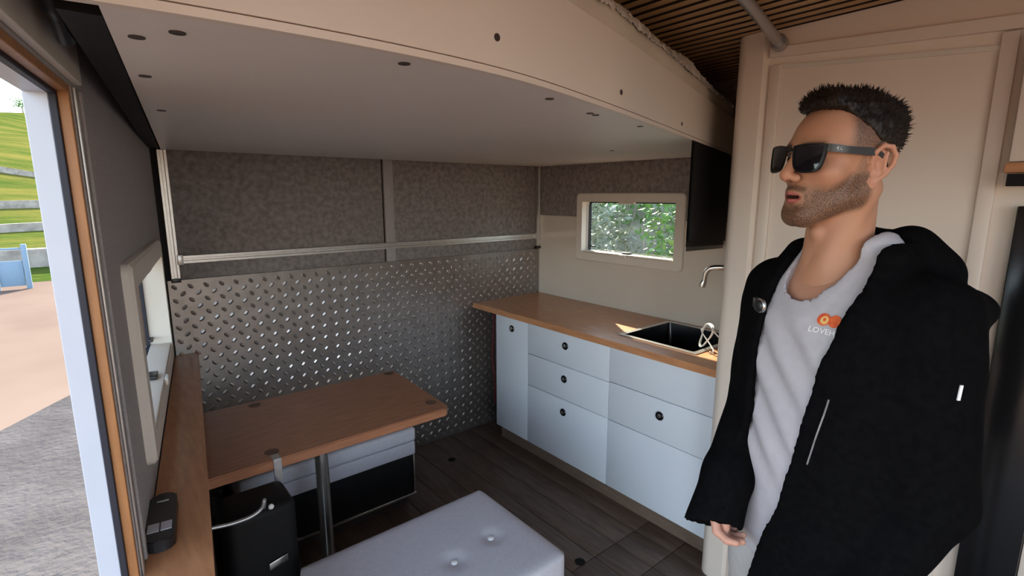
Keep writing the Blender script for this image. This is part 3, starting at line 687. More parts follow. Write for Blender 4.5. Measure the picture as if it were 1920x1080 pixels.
# black container with bent tube handle under the table
bx_ = thing('black_container', (0.31, 1.75, 0), 'black plastic container with a bent silver handle under the table', 'container')
bm = NB(); box(bm, 0.222, 0.435, 1.68, 1.86, 0.0, 0.645, 0.03, 4); obj('body', bm, 'black', bx_, 60)
bm = NB(); tube(bm, smooth_path([(0.175, 1.665, 0.655), (0.235, 1.660, 0.648), (0.29, 1.658, 0.650), (0.322, 1.658, 0.665), (0.333, 1.660, 0.69), (0.335, 1.685, 0.65)], 6), 0.006, 10); obj('handle', bm, 'greytube', bx_, 60)
bm = NB(); lathe(bm, [(0.008, 0.002), (0.009, -0.004), (0.006, -0.008)], (0.352, 1.668, 0.655), 'y', 16); obj('handle_stud', bm, 'cable', bx_, 60)
bm = NB(); box(bm, -0.030, 0.030, -0.004, 0.002, -0.012, 0.012, 0.0015, xf=lambda a, b, c: (0.362 + a, 1.676 + b - abs(a) * 0.05, 0.445 + c + a * 0.22)); obj('label_plate', bm, 'steel', bx_, 40)

# black bracket at door head
bk = thing('door_holder', LW(1.9, 0.03, 1.83), 'black curved plastic door holder above the entrance doorway', 'door holder')
bm = NB(); tube(bm, smooth_path([LW(2.02, 0.03, 1.93), LW(1.99, 0.034, 1.895), LW(1.96, 0.036, 1.872), LW(1.93, 0.036, 1.856)], 6), [0.014] * 10 + [0.011] * 9, 14); obj('hook', bm, 'blackplast', bk, 60)
bm = NB(); box(bm, 1.98, 2.04, 0.0125, 0.034, 1.89, 1.96, 0.006, xf=LW); obj('base_plate', bm, 'blackplast', bk, 40)

# ================================================================ OUTSIDE
ZG = -0.95
B('ground_1', -70, 60, -60, 21.5, ZG - 0.3, ZG, 'dirt', kind=S)
bm = NB(); prism(bm, [(-6.5, -0.6), (-2.8, 5.05), (-1.04, 7.72), (-0.40, 8.70), (1.5, 11.6), (4.0, 12), (4.0, 3.2), (-0.3, 3.0), (-0.9, -0.2), (-4.5, -2.2)], ZG - 0.1, ZG + 0.015, 'z')  # darker grey ground slab with a slanting edge against the dirt
obj('grey_apron', bm, 'grey_ground', kind=S)
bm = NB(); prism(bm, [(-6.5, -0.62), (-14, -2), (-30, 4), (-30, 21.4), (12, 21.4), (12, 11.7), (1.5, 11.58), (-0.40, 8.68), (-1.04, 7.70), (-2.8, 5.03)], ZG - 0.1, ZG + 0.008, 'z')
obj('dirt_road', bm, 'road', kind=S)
def hillz(x, y):
    ys = [19, 22, 26, 30, 35, 42, 55, 80, 100, 120, 150]; hs = [-1.2, -0.8, -0.25, 0.1, 0.75, 1.9, 4.4, 9.6, 13.4, 15.0, 15.3]
    h = float(np.interp(y, ys, hs)); k = min(1, max(0, (y - 22) / 30))
    return h + k * (0.7 * math.sin(x * 0.11 + y * 0.05) + 0.35 * math.sin(x * 0.31 - y * 0.17)) - 0.05 * k * (x + 5) * (1 if x > -5 else -0.3)
bm = NB(); HX = [-90 + 3 * i for i in range(46)]; HY = [19 + 1.5 * i for i in range(24)] + [55 + 5 * i for i in range(20)]
G = [[bm.verts.new((x, y, hillz(x, y))) for y in HY] for x in HX]
for i in range(len(HX) - 1):
    for j in range(len(HY) - 1): bm.faces.new((G[i][j], G[i + 1][j], G[i + 1][j + 1], G[i][j + 1]))
obj('hillside', bm, 'grass', None, 60, kind=S)
for nm, yy, tilt, hh, m_, lb in (('terrace_wall', 23.0, 0.02, 0.55, 'stone', 'low grey stone wall at the foot of the green hill'),
                             ('terrace_wall', 29.5, 0.16, 0.30, 'stone', 'middle stone terrace edge slanting across the green hill'),
                             ('terrace_wall', 35.5, -0.02, 0.35, 'stone', 'upper stone terrace edge across the green hill'),
                             ('terrace_wall', 45.0, -0.30, 0.30, 'stone', 'highest thin stone terrace edge sloping on the green hill')):
    bm = NB(); prev = None
    for k in range(41):
        x = -24 + k * 0.8; y = yy + tilt * x; z = hillz(x, y)
        cur = [bm.verts.new((x, y + dy, z + dz)) for dy, dz in ((-0.25, -0.4), (-0.25, hh), (0.25, hh), (0.25, -0.4))]
        if prev:
            for q in range(4): bm.faces.new((prev[q], prev[(q + 1) % 4], cur[(q + 1) % 4], cur[q]))
        else: bm.faces.new(cur)
        prev = cur
    bm.faces.new(prev[::-1]); obj(nm, bm, m_, None, None, label=lb, cat='wall', group='hill terrace edges')
ga = thing('garden_gate', (-1.85, 19.6, ZG), 'blue grey metal garden gate at the far side of dirt road', 'gate')
for x_ in (-2.15, -1.50): B('post', x_ - 0.06, x_ + 0.06, 19.55, 19.67, ZG, ZG + 1.25, 'gate', ga, 0.01)
B('panel', -2.08, -1.57, 19.59, 19.63, ZG + 0.1, ZG + 0.8, 'gate', ga, 0.01); B('top_bar', -2.09, -1.56, 19.58, 19.64, ZG + 1.10, ZG + 1.16, 'gate', ga, 0.01)
B('post_cap', -2.36, -2.09, 19.5, 19.72, ZG + 1.0, ZG + 1.22, 'alupaint', ga, 0.02)

# green bank seen through the kitchen window
def bankz(x, y): return ZG + 0.1 + (x - 4.0) * 1.05 + 0.22 * math.sin(y * 1.7 + x) + 0.15 * math.sin(x * 3.1 - y * 2.3)
bm = NB(); BX = [4.0 + 0.3 * i for i in range(18)]; BY = [-4 + 0.4 * i for i in range(46)]
G = [[bm.verts.new((x, y, bankz(x, y) + random.uniform(-.05, .05))) for y in BY] for x in BX]
for i in range(len(BX) - 1):
    for j in range(len(BY) - 1): bm.faces.new((G[i][j], G[i + 1][j], G[i + 1][j + 1], G[i][j + 1]))
obj('earth_bank', bm, 'bank', None, 60, kind=S)
def shrub(c, r, h, n, m_, label, seed):
    rg = random.Random(seed); t = thing('shrub', c, label, 'shrub', 'shrubs on the bank outside the kitchen window')
    bm = NB()
    for k in range(n):
        a = rg.uniform(0, 2 * math.pi); rr = r * math.sqrt(rg.random()); zz = h * rg.uniform(0.05, 1.0)
        rr *= math.sqrt(max(0.08, 1 - (zz / h - 0.4) ** 2 / 0.5))
        p = Vector(c) + Vector((rr * math.cos(a), rr * math.sin(a), zz))
        d = Vector((rg.gauss(0, 1), rg.gauss(0, 1), rg.gauss(0.2, 0.7))).normalized(); s_ = d.cross(Vector((rg.gauss(0, 1), rg.gauss(0, 1), rg.gauss(0, 1)))).normalized()
        L = rg.uniform(0.05, 0.11); w = L * 0.28; nn = d.cross(s_)
        q = [p, p + d * L * 0.5 + s_ * w + nn * 0.006, p + d * L, p + d * L * 0.5 - s_ * w + nn * 0.006]
        v = [bm.verts.new(x) for x in q]; bm.faces.new((v[0], v[1], v[2])); bm.faces.new((v[0], v[2], v[3]))
    me = bpy.data.meshes.new('foliage'); bm.to_mesh(me); bm.free(); finish('foliage', me, M[m_], t, None, None)
    for k in range(5):
        bm = NB(); a = rg.uniform(0, 6.28); e = Vector(c) + Vector((r * 0.8 * math.cos(a), r * 0.8 * math.sin(a), h * rg.uniform(0.6, 1.05)))
        mid = (Vector(c) + e) / 2 + Vector((rg.uniform(-.1, .1), rg.uniform(-.1, .1), 0.1))
        tube(bm, smooth_path([Vector(c) - Vector((0, 0, 0.1)), mid, e], 4), [0.012 - 0.001 * i for i in range(9)], 5); obj('twig', bm, 'twig', t, 60)
shr = [(4.60, 2.95, 0.46, 2.1, 'leaf1', 'bright green leafy shrub low on the bank, middle of the window view'), (4.65, 4.0, 0.46, 2.1, 'leaf2', 'grey green dry shrub low on the bank, left of the bright one'),
       (4.7, 5.05, 0.46, 2.1, 'leaf1', 'green leafy shrub low at the far left end of the bank'), (5.7, 2.45, 0.47, 1.2, 'leaf1', 'tall green shrub high on the bank at the right of the window view'),
       (5.7, 3.5, 0.47, 1.2, 'leaf2', 'pale twiggy shrub high on the bank behind the bright green one'), (5.75, 4.55, 0.47, 1.2, 'leaf1', 'dark green shrub high on the bank behind the dry one'),
       (4.6, 1.9, 0.46, 2.1, 'leaf1', 'small green shrub low at the right end of the bank'), (5.8, 5.6, 0.47, 1.2, 'leaf2', 'grey green shrub high at the left end of the bank')]
for k, (x, y, r, h, m_, lb) in enumerate(shr): shrub((x, y, bankz(x, y) - 0.1), r, h, int(750 * h), m_, lb, 50 + k)
# lone tree on the ridge
tx, ty = -5.6, 104.0
tr = thing('ridge_tree', (tx, ty, hillz(tx, ty)), 'small lone tree on the ridge against the blue sky', 'tree')
z0 = hillz(tx, ty)
bm = NB(); tube(bm, [(tx, ty, z0 - 0.3), (tx, ty, z0 + 1.2)], [0.15, 0.08], 8); obj('trunk', bm, 'twig', tr, 60)
bm = NB()
for k in range(300):
    p = Vector((tx, ty, z0 + 1.6)) + Vector((random.gauss(0, .5), random.gauss(0, .5), random.gauss(0, .4))); d = Vector((random.gauss(0, 1), random.gauss(0, 1), random.gauss(0, 1))).normalized() * 0.3; s_ = Vector((d.y, -d.z, d.x)) * 0.6
    v = [bm.verts.new(p), bm.verts.new(p + d), bm.verts.new(p + s_)]; bm.faces.new(v)
me = bpy.data.meshes.new('crown'); bm.to_mesh(me); bm.free(); finish('crown', me, M['leaf1'], tr, None, None)

# ================================================================ PERSON
def surfnet(f, lo, hi, h):
    lo = np.array(lo, float); n = np.ceil((np.array(hi) - lo) / h).astype(int) + 1
    ax = [lo[i] + h * np.arange(n[i]) for i in range(3)]
    X, Y, Z = np.meshgrid(*[a.astype(np.float32) for a in ax], indexing='ij')
    V = f(X, Y, Z).astype(np.float32); ins = V < 0
    c = [(0,0,0),(1,0,0),(0,1,0),(1,1,0),(0,0,1),(1,0,1),(0,1,1),(1,1,1)]
    sl = lambda o: tuple(slice(o[i], n[i] - 1 + o[i]) for i in range(3))
    cnt = sum(ins[sl(o)].astype(np.int8) for o in c)
    act = np.argwhere((cnt > 0) & (cnt < 8)); N = len(act)
    vid = -np.ones(tuple(n - 1), np.int64); vid[tuple(act.T)] = np.arange(N)
    cv = np.stack([V[tuple((act + o).T)] for o in c], 1)
    acc = np.zeros((N, 3)); w = np.zeros(N)
    for a in range(8):
        for ax_ in range(3):
            if c[a][ax_] == 0:
                o = list(c[a]); o[ax_] = 1; b = c.index(tuple(o))
                m = (cv[:, a] < 0) != (cv[:, b] < 0); t = np.where(m, cv[:, a] / np.where(m, cv[:, a] - cv[:, b], 1), 0)
                p = np.tile(np.array(c[a], float), (N, 1)); p[:, ax_] += t
                acc[m] += p[m]; w[m] += 1
    P = lo + h * (act + acc / w[:, None]); F = []
    for d in range(3):
        a, b = [(1, 2), (2, 0), (0, 1)][d]
        s0 = [slice(None)] * 3; s1 = [slice(None)] * 3; s0[d] = slice(0, n[d] - 1); s1[d] = slice(1, n[d])
        i0 = ins[tuple(s0)]; e = np.argwhere(i0 != ins[tuple(s1)])
        ok = (e[:, a] > 0) & (e[:, b] > 0) & (e[:, a] < n[a] - 1) & (e[:, b] < n[b] - 1); e = e[ok]
        q = []
        for da, db in ((-1, -1), (0, -1), (0, 0), (-1, 0)):
            k = e.copy(); k[:, a] += da; k[:, b] += db; q.append(vid[tuple(k.T)])
        q = np.stack(q, 1); fl_ = ~i0[tuple(e.T)]; q[fl_] = q[fl_][:, ::-1]; F.append(q)
    return P, np.concatenate(F)

def smin(a, b, k): 
    h = np.clip(0.5 + 0.5 * (b - a) / k, 0, 1); return b + (a - b) * h - k * h * (1 - h)
def smax(a, b, k): return -smin(-a, -b, k)
def ell(p, c, r):
    q = [(p[i] - c[i]) / r[i] for i in range(3)]; k0 = np.sqrt(q[0] ** 2 + q[1] ** 2 + q[2] ** 2)
    k1 = np.sqrt(sum((q[i] / r[i]) ** 2 for i in range(3))) + 1e-9
    return k0 * (k0 - 1) / k1
def sph(p, c, r): return np.sqrt(sum((p[i] - c[i]) ** 2 for i in range(3))) - r
def cap(p, a, b, ra, rb=None):
    rb = ra if rb is None else rb; a = np.array(a, float); b = np.array(b, float); d = b - a
    t = np.clip(sum((p[i] - a[i]) * d[i] for i in range(3)) / (d @ d), 0, 1)
    return np.sqrt(sum((p[i] - a[i] - t * d[i]) ** 2 for i in range(3))) - (ra + (rb - ra) * t)
def wob(p, f, s=0.0):
    return (np.sin(p[0] * f + 1.3 * s + 1.7 * np.sin(p[2] * f * .7)) + np.sin(p[1] * f * 1.13 + 2.1 * s + 1.3 * np.sin(p[0] * f * .6)) + np.sin(p[2] * f * .93 + s + 1.5 * np.sin(p[1] * f * .8))) / 3

BODY = Matrix.Translation((1.085, 0.352, 0.0)) @ Matrix.Rotation(R(245), 4, 'Z') @ Matrix.Diagonal((1, 1, 1.007, 1))
HEAD = Matrix.Translation(BODY @ Vector((-0.004, -0.028, 1.699))) @ Matrix.Rotation(R(240), 4, 'Z') @ Matrix.Rotation(R(2), 4, 'Y') @ Matrix.Rotation(R(-3), 4, 'X') @ Matrix.Diagonal((0.95, 0.88, 0.97, 1))
def xform(Mx, P): return P @ np.array(Mx.to_3x3()).T + np.array(Mx.translation)
BI = BODY.inverted()
H2B = BI @ HEAD        # head space -> body space
B2H = H2B.inverted()

# ---- skin: head + neck (head space: front -y, left +x, eye line z=0)
def ear_sdf(q):
    x0 = 0.0755
    e = ell(q, (x0, 0.020, -0.006), (0.0060, 0.0165, 0.029))
    arc = [(x0 - 0.002, 0.003, -0.002), (x0 + 0.004, 0.004, 0.013), (x0 + 0.0085, 0.014, 0.0235), (x0 + 0.0125, 0.028, 0.0215), (x0 + 0.0145, 0.037, 0.008), (x0 + 0.0125, 0.036, -0.008), (x0 + 0.008, 0.027, -0.024), (x0 + 0.003, 0.015, -0.036)]
    for a, b in zip(arc, arc[1:]): e = smin(e, cap(q, a, b, 0.0042), 0.003)
    e = smin(e, ell(q, (x0 + 0.002, 0.011, -0.037), (0.0048, 0.0085, 0.0095)), 0.004)
    e = smin(e, cap(q, (x0 + 0.0075, 0.025, 0.012), (x0 + 0.0065, 0.024, -0.018), 0.0034), 0.003)
    e = smax(e, -ell(q, (x0 + 0.0075, 0.013, -0.009), (0.0085, 0.0080, 0.0125)), 0.003)
    return smin(e, sph(q, (x0 - 0.0005, 0.0035, -0.012), 0.0048), 0.004)
def head_sdf(X, Y, Z):
    A = np.abs(X); p = (X, Y, Z); q = (A, Y, Z)
    d = ell(p, (0, 0.018, 0.034), (0.0745, 0.094, 0.078))
    d = smin(d, ell(p, (0, -0.036, 0.022), (0.063, 0.056, 0.066)), 0.03)
    d = smin(d, ell(p, (0, -0.040, -0.042), (0.054, 0.046, 0.055)), 0.025)
    d = smin(d, ell(p, (0, -0.052, -0.082), (0.040, 0.038, 0.034)), 0.025)
    d = smin(d, sph(p, (0, -0.073, -0.103), 0.0185), 0.02)
    d = smin(d, sph(q, (0.012, -0.072, -0.106), 0.013), 0.015)
    d = smin(d, cap(q, (0.056, 0.012, -0.052), (0.022, -0.066, -0.103), 0.018, 0.015), 0.025)
    d = smin(d, cap(q, (0.058, 0.014, -0.02), (0.056, 0.012, -0.058), 0.019, 0.017), 0.02)
    d = smin(d, ell(q, (0.043, -0.056, -0.026), (0.022, 0.024, 0.019)), 0.02)
    d = smin(d, cap(q, (0.012, -0.089, 0.017), (0.044, -0.074, 0.019), 0.010, 0.009), 0.016)
    d = smax(d, -ell(q, (0.033, -0.103, -0.004), (0.019, 0.020, 0.014)), 0.012)
    d = smin(d, sph(q, (0.031, -0.0755, -0.002), 0.0128), 0.003)
    d = smin(d, cap(p, (0, -0.090, 0.014), (0, -0.113, -0.030), 0.0078, 0.0100), 0.012)
    d = smin(d, sph(p, (0, -0.1135, -0.034), 0.0098), 0.008)
    d = smin(d, ell(q, (0.0115, -0.101, -0.0375), (0.0085, 0.0105, 0.0075)), 0.007)
    d = smax(d, -ell(q, (0.0062, -0.1085, -0.0445), (0.0036, 0.0062, 0.004)), 0.003)
    d = smin(d, ell(p, (0, -0.080, -0.062), (0.026, 0.016, 0.016)), 0.012)
    d = smin(d, cap(q, (0.0, -0.0965, -0.0635), (0.021, -0.0845, -0.0685), 0.0056, 0.0030), 0.004)
    d = smin(d, cap(q, (0.0, -0.0935, -0.0795), (0.020, -0.0835, -0.0725), 0.0066, 0.0030), 0.004)
    d = smax(d, -ell(p, (0, -0.094, -0.0715), (0.0185, 0.012, 0.0030)), 0.0015)
    d = smax(d, -ell(p, (0, -0.098, -0.0915), (0.018, 0.010, 0.005)), 0.010)
    e = ear_sdf(q)
    d = smin(d, e, 0.004)
    # neck
    d = smin(d, cap(p, (0, 0.030, -0.050), (0.002, 0.040, -0.215), 0.056, 0.060), 0.022)
    d = smin(d, cap(q, (0.058, 0.030, -0.050), (0.020, -0.004, -0.185), 0.017, 0.014), 0.018)
    d = smin(d, sph(p, (0, -0.018, -0.135), 0.013), 0.012)
    d = smin(d, ell(p, (0, 0.038, -0.240), (0.090, 0.052, 0.045)), 0.05)
    return d
hp, hf = surfnet(head_sdf, (-0.125, -0.135, -0.27), (0.125, 0.125, 0.125), 0.0024)

def head_colors(p):
    X, Y, Z = p.T; A = np.abs(X)
    tone = np.tile(np.array([0.50, 0.255, 0.155]), (len(p), 1))
    def blend(c, m): 
        tone[:] = tone * (1 - m[:, None]) + np.array(c) * m[:, None]
    ss = lambda e0, e1, x: np.clip((x - e0) / (e1 - e0), 0, 1) ** 2 * (3 - 2 * np.clip((x - e0) / (e1 - e0), 0, 1))
    nose = np.exp(-((A / 0.018) ** 2 + ((Y + 0.108) / 0.02) ** 2 + ((Z + 0.034) / 0.018) ** 2)); blend((0.55, 0.22, 0.14), 0.6 * nose)
    cheek = np.exp(-(((A - 0.045) / 0.02) ** 2 + ((Z + 0.03) / 0.02) ** 2)) * (Y < -0.03); blend((0.55, 0.24, 0.15), 0.5 * cheek)
    ear = 1.0 * (ear_sdf((A, Y, Z)) < 0.0022); blend((0.56, 0.27, 0.18), 0.6 * ear)
    lip = np.zeros(len(p))
    zc = -0.0715; 
    u = np.clip(A / 0.0225, 0, 1); up = 0.0085 * (1 - u ** 2) ** 0.7 * (1 - 0.12 * np.exp(-(A / 0.003) ** 2)); dn = 0.0125 * (1 - u ** 2) ** 0.6
    inl = (Z < zc + up + 0.0015) & (Z > zc - dn) & (A < 0.0225) & (Y < -0.074); lip[inl] = 1
    blend((0.42, 0.115, 0.095), lip)
    gap = (np.abs(Z + 0.0715) < 0.0028) & (A < 0.018) & (Y > -0.0935) & (Y < -0.07); blend((0.05, 0.015, 0.012), gap.astype(float))
    teeth = (Z > -0.0712) & (Z < -0.0680) & (A < 0.015) & (Y > -0.0925) & (Y < -0.075) & ~gap; blend((0.65, 0.58, 0.50), 0.8 * teeth)
    eye = (np.sqrt((A - .031) ** 2 + (Y + .0755) ** 2 + (Z + .002) ** 2) < 0.0137) & (Y < -0.083); blend((0.7, 0.68, 0.64), eye.astype(float))
    iris = eye & (np.hypot(A - 0.031, Z + 0.002) < 0.0055); blend((0.08, 0.04, 0.02), iris.astype(float))
    brow = np.exp(-((Z - 0.021 - 0.10 * (A - 0.03) * (A < 0.03)) / 0.0045) ** 2) * ss(0.010, 0.014, A) * (1 - ss(0.046, 0.056, A)) * (Y < -0.05)
    blend((0.03, 0.016, 0.01), np.clip(brow * 1.3, 0, 1))
    # beard density
    b = np.zeros(len(p))
    top = -0.014 - 0.62 * np.clip(-0.004 - Y, 0, 0.055)       # upper edge of the beard along the cheek
    jaw = ss(-0.008, 0.016, top - Z) * ss(-0.004, 0.010, 0.014 - Y)
    burn = np.exp(-((Y + 0.004) / 0.011) ** 4) * ss(-0.035, -0.02, Z) * (A > 0.05); jaw = np.maximum(jaw, 0.55 * burn)
    under = 1 - ss(0.0, 0.016, (-0.098 + 0.55 * (Y + 0.06)) * 1.0 - 0.016 - Z)
    b = jaw * under * (A > 0.0)
    mout = np.exp(-((A / 0.030) ** 4 + ((Z + 0.069) / 0.017) ** 4))       # clear around lips
    b = b * (1 - 0.92 * mout * (Z > -0.092))
    mus = np.exp(-((Z + 0.0545 + 0.22 * np.clip(A - 0.010, 0, 1)) / 0.0062) ** 4) * (1 - ss(0.024, 0.034, A)) * (Y < -0.07); b = np.maximum(b, mus)
    cor = np.exp(-(((A - 0.029) / 0.0055) ** 2)) * ss(-0.100, -0.09, Z) * (1 - ss(-0.066, -0.056, Z)) * (Y < -0.055); b = np.maximum(b, 0.9 * cor)
    soul = np.exp(-((A / 0.007) ** 2 + ((Z + 0.0905) / 0.005) ** 2)) * (Y < -0.07); b = np.maximum(b, 0.9 * soul)
    chin = np.exp(-((A / 0.024) ** 4 + ((Z + 0.111) / 0.013) ** 4)) * (Y < -0.05); b = np.maximum(b, chin)
    # sideburn and faded sides of the hair
    side = ss(-0.050, -0.024, Y + 0.10 * np.clip(0.05 - Z, 0, 0.05)) * ss(-0.012, 0.03, Z - 0.12 * np.clip(Y, 0, 0.1) * -1) * (A > 0.03)
    side *= np.clip(0.35 + (Z - 0.0) / 0.05, 0.1, 1.0)
    nape = ss(0.055, 0.075, Y) * ss(-0.08, -0.045, Z); b = np.maximum(b, np.maximum(side * 1.1, nape))
    b = np.where((Z > 0.088) & (Y > -0.055), 1.0, b)
    b[ear * 1.0 > 0.4] = 0
    return tone, np.clip(b, 0, 1)
htone, hbeard = head_colors(hp)

# ---- coarse torso/limbs under the clothes and the hands (body space)
SHR, ELR, WRR = (-0.158, 0.010, 1.440), (-0.162, -0.020, 1.205), (-0.088, -0.140, 1.055)
SHL, ELL, WRL = (0.158, 0.018, 1.440), (0.178, 0.050, 1.135), (0.150, -0.075, 0.905)
HFR = np.array((0.22, -0.42, -0.95)); HFR /= np.linalg.norm(HFR); HFL = np.array((-0.25, -0.55, -0.75)); HFL /= np.linalg.norm(HFL)
def prof(z, zs, vs_): return np.interp(z, zs, vs_).astype(np.float32)
TZ = [0.80, 0.92, 1.05, 1.20, 1.34, 1.42, 1.47, 1.505, 1.53]
TW = [0.160, 0.158, 0.150, 0.152, 0.162, 0.160, 0.138, 0.100, 0.072]
TD = [0.108, 0.108, 0.106, 0.108, 0.112, 0.104, 0.088, 0.070, 0.058]
TC = [0.000, 0.000, -0.002, -0.004, -0.002, 0.004, 0.010, 0.014, 0.016]
def torso(p, g=0.0, z0=0.80, z1=1.53):
    X, Y, Z = p; w = prof(Z, TZ, TW) + g; d = prof(Z, TZ, TD) + g; c = prof(Z, TZ, TC)
    e = np.abs(X / w) ** 2.3 + np.abs((Y - c) / d) ** 2.3
    s = (e ** (1 / 2.3) - 1) * np.minimum(w, d)
    return smax(s, np.maximum(z0 - Z, Z - z1), 0.02)
def limbs_sdf(X, Y, Z):
    p = (X, Y, Z); d = torso(p, -0.012)
    for a, b, c in ((SHR, ELR, WRR), (SHL, ELL, WRL)):
        d = smin(d, cap(p, a, b, 0.046, 0.038), 0.03); d = smin(d, cap(p, b, c, 0.038, 0.026), 0.015)
    for sx in (-1, 1):
        d = smin(d, cap(p, (sx * 0.085, 0.0, 0.86), (sx * 0.095, -0.01, 0.48), 0.078, 0.052), 0.03)
        d = smin(d, cap(p, (sx * 0.095, -0.01, 0.48), (sx * 0.10, 0.02, 0.09), 0.05, 0.034), 0.015)
        d = smin(d, cap(p, (sx * 0.10, 0.03, 0.05), (sx * 0.115, -0.12, 0.035), 0.034, 0.028), 0.02)
    return d
bp_, bf_ = surfnet(limbs_sdf, (-0.31, -0.21, 0.0), (0.31, 0.17, 1.56), 0.012)

def hand_sdf(W, fwd, palm_n, side):
    """hand at wrist W; fwd = finger direction, palm_n = palm normal (palm faces it), thumb on +side"""
    W = np.array(W); f = np.array(fwd, float); f /= np.linalg.norm(f); n = np.array(palm_n, float); n -= f * (n @ f); n /= np.linalg.norm(n); s_ = np.cross(f, n) * side
    pt = lambda a, b, c: W + f * a + s_ * b + n * c
    def sdf(X, Y, Z):
        p = (X, Y, Z)
        d = cap(p, pt(-0.06, 0, 0), pt(0.01, 0, 0), 0.027, 0.024)
        for b in (-0.026, -0.009, 0.009, 0.026): d = smin(d, cap(p, pt(0.01, b * 0.55, 0), pt(0.082, b * 1.05, -0.002), 0.014, 0.0115), 0.014)
        for b, L, cu in ((0.028, 0.072, 0.85), (0.010, 0.080, 0.95), (-0.009, 0.074, 1.05), (-0.027, 0.058, 1.15)):
            q0 = pt(0.084, b, 0.0); ang = 0.0; pr_ = 0.0098
            for k, (fr, da) in enumerate(((0.45, 0.55), (0.32, 0.9), (0.25, 0.6))):
                ang += da * cu; q1 = q0 + L * fr * (f * math.cos(ang) + n * math.sin(ang))
                d = smin(d, cap(p, q0, q1, pr_, pr_ - 0.0011), 0.0035); q0 = q1; pr_ -= 0.0010
        t0 = pt(0.022, 0.020, 0.005); t1 = pt(0.052, 0.028, 0.015); t2 = pt(0.080, 0.022, 0.022); t3 = pt(0.102, 0.013, 0.026)
        d = smin(d, cap(p, t0, t1, 0.0155, 0.0125), 0.012); d = smin(d, cap(p, t1, t2, 0.0115, 0.0105), 0.004); d = smin(d, cap(p, t2, t3, 0.0102, 0.0085), 0.004)
        return d
    return sdf, W + f * 0.05
hsR, cR = hand_sdf(WRR, HFR, (0.75, 0.55, -0.1), 1)
hsL, cL = hand_sdf(WRL, HFL, (-0.6, 0.5, -0.1), -1)
r1, rf1 = surfnet(hsR, cR - 0.13, cR + 0.13, 0.0026)
r2, rf2 = surfnet(hsL, cL - 0.13, cL + 0.13, 0.0035)

def np_mesh(name, P_, F_):
    me = bpy.data.meshes.new(name); nv, nf = len(P_), len(F_); k = F_.shape[1]
    me.vertices.add(nv); me.vertices.foreach_set('co', P_.astype(np.float32).reshape(-1))
    me.loops.add(nf * k); me.loops.foreach_set('vertex_index', F_.astype(np.int32).reshape(-1))
    me.polygons.add(nf); me.polygons.foreach_set('loop_start', (np.arange(nf) * k).astype(np.int32))
    me.update(calc_edges=True); me.validate(); return me
def join(*parts):
    P_, F_, o = [], [], 0
    for p, f in parts: P_.append(p); F_.append(f + o); o += len(p)
    return np.concatenate(P_), np.concatenate(F_)
Pall, Fall = join((xform(HEAD, hp), hf), (xform(BODY, bp_), bf_), (xform(BODY, r1), rf1), (xform(BODY, r2), rf2))
me = np_mesh('person', Pall, Fall)
BASE = tuple(BODY.translation)
person = finish('person', me, M['skin'], None, 180, BASE)
tone = np.tile(np.array([0.50, 0.26, 0.17]), (len(Pall), 1)); tone[:len(hp)] = htone; brd = np.zeros(len(Pall)); brd[:len(hp)] = hbeard
tone[len(hp) + len(bp_):] = (0.52, 0.27, 0.19)
ca = me.color_attributes.new('tone', 'FLOAT_COLOR', 'POINT'); ca.data.foreach_set('color', np.c_[tone, np.ones(len(tone))].astype(np.float32).reshape(-1))
ba = me.attributes.new('beard', 'FLOAT', 'POINT'); ba.data.foreach_set('value', brd.astype(np.float32))
tag(person, 'person in black sunglasses, open black jacket and grey t-shirt, standing turned to the left', 'person')

# ---- hair (head space)
def hair_sdf(X, Y, Z):
    p = (X, Y, Z); A = np.abs(X)
    d = ell(p, (0, 0.018, 0.046), (0.0765, 0.0975, 0.081))
    d = smin(d, ell(p, (0, -0.050, 0.094), (0.052, 0.036, 0.030)), 0.02)      # raised front
    d = smin(d, ell(p, (0, 0.082, 0.068), (0.050, 0.028, 0.044)), 0.02)       # thick back
    d = d - 0.0018 * wob(p, 240) - 0.0014 * wob(p, 420, 2)
    zl = np.where(Y < -0.05, 0.084, np.where(Y < 0.0, 0.084 - (Y + 0.05) * 0.78, np.where(Y < 0.05, 0.045 - Y * 0.94, -0.002 - (Y - 0.05) * 1.0)))
    zl = zl + np.where(A < 0.05, -0.0, -0.0) + 0.002 * wob(p, 160, 4)
    d = smax(d, zl - Z, 0.004)
    front_ = -(0.081 - 0.28 * A - np.clip(Z - 0.075, 0, 1) * -0.5) - Y
    d = smax(d, front_, 0.006)
    return d
gp, gf = surfnet(hair_sdf, (-0.10, -0.125, -0.06), (0.10, 0.145, 0.16), 0.0032)
# spiky tufts over the scalp
rg = np.random.default_rng(3); idx = rg.choice(len(gp), 2600); base = gp[idx]
nrm = base - np.array([0, 0.012, 0.03]); nrm /= np.linalg.norm(nrm, axis=1)[:, None]
L = rg.uniform(0.005, 0.013, len(idx)) * np.clip((base[:, 2] + 0.03) / 0.09, 0.25, 1.0)
dirn = nrm + rg.normal(0, 0.28, nrm.shape) + np.where(base[:, 1:2] > 0.04, np.array([[0, 0.35, 0.1]]), np.array([[0, -0.1, 0.35]])); dirn /= np.linalg.norm(dirn, axis=1)[:, None]
sd = np.cross(dirn, rg.normal(0, 1, nrm.shape)); sd /= np.linalg.norm(sd, axis=1)[:, None]; sd2 = np.cross(dirn, sd)
b0 = base - nrm * 0.002; w_ = 0.0013
tp = np.stack([b0 + sd * w_, b0 - sd * w_ * .5 + sd2 * w_ * .87, b0 - sd * w_ * .5 - sd2 * w_ * .87, b0 + dirn * (L[:, None] + 0.002)], 1).reshape(-1, 3)
k0 = (np.arange(len(idx)) * 4)[:, None]
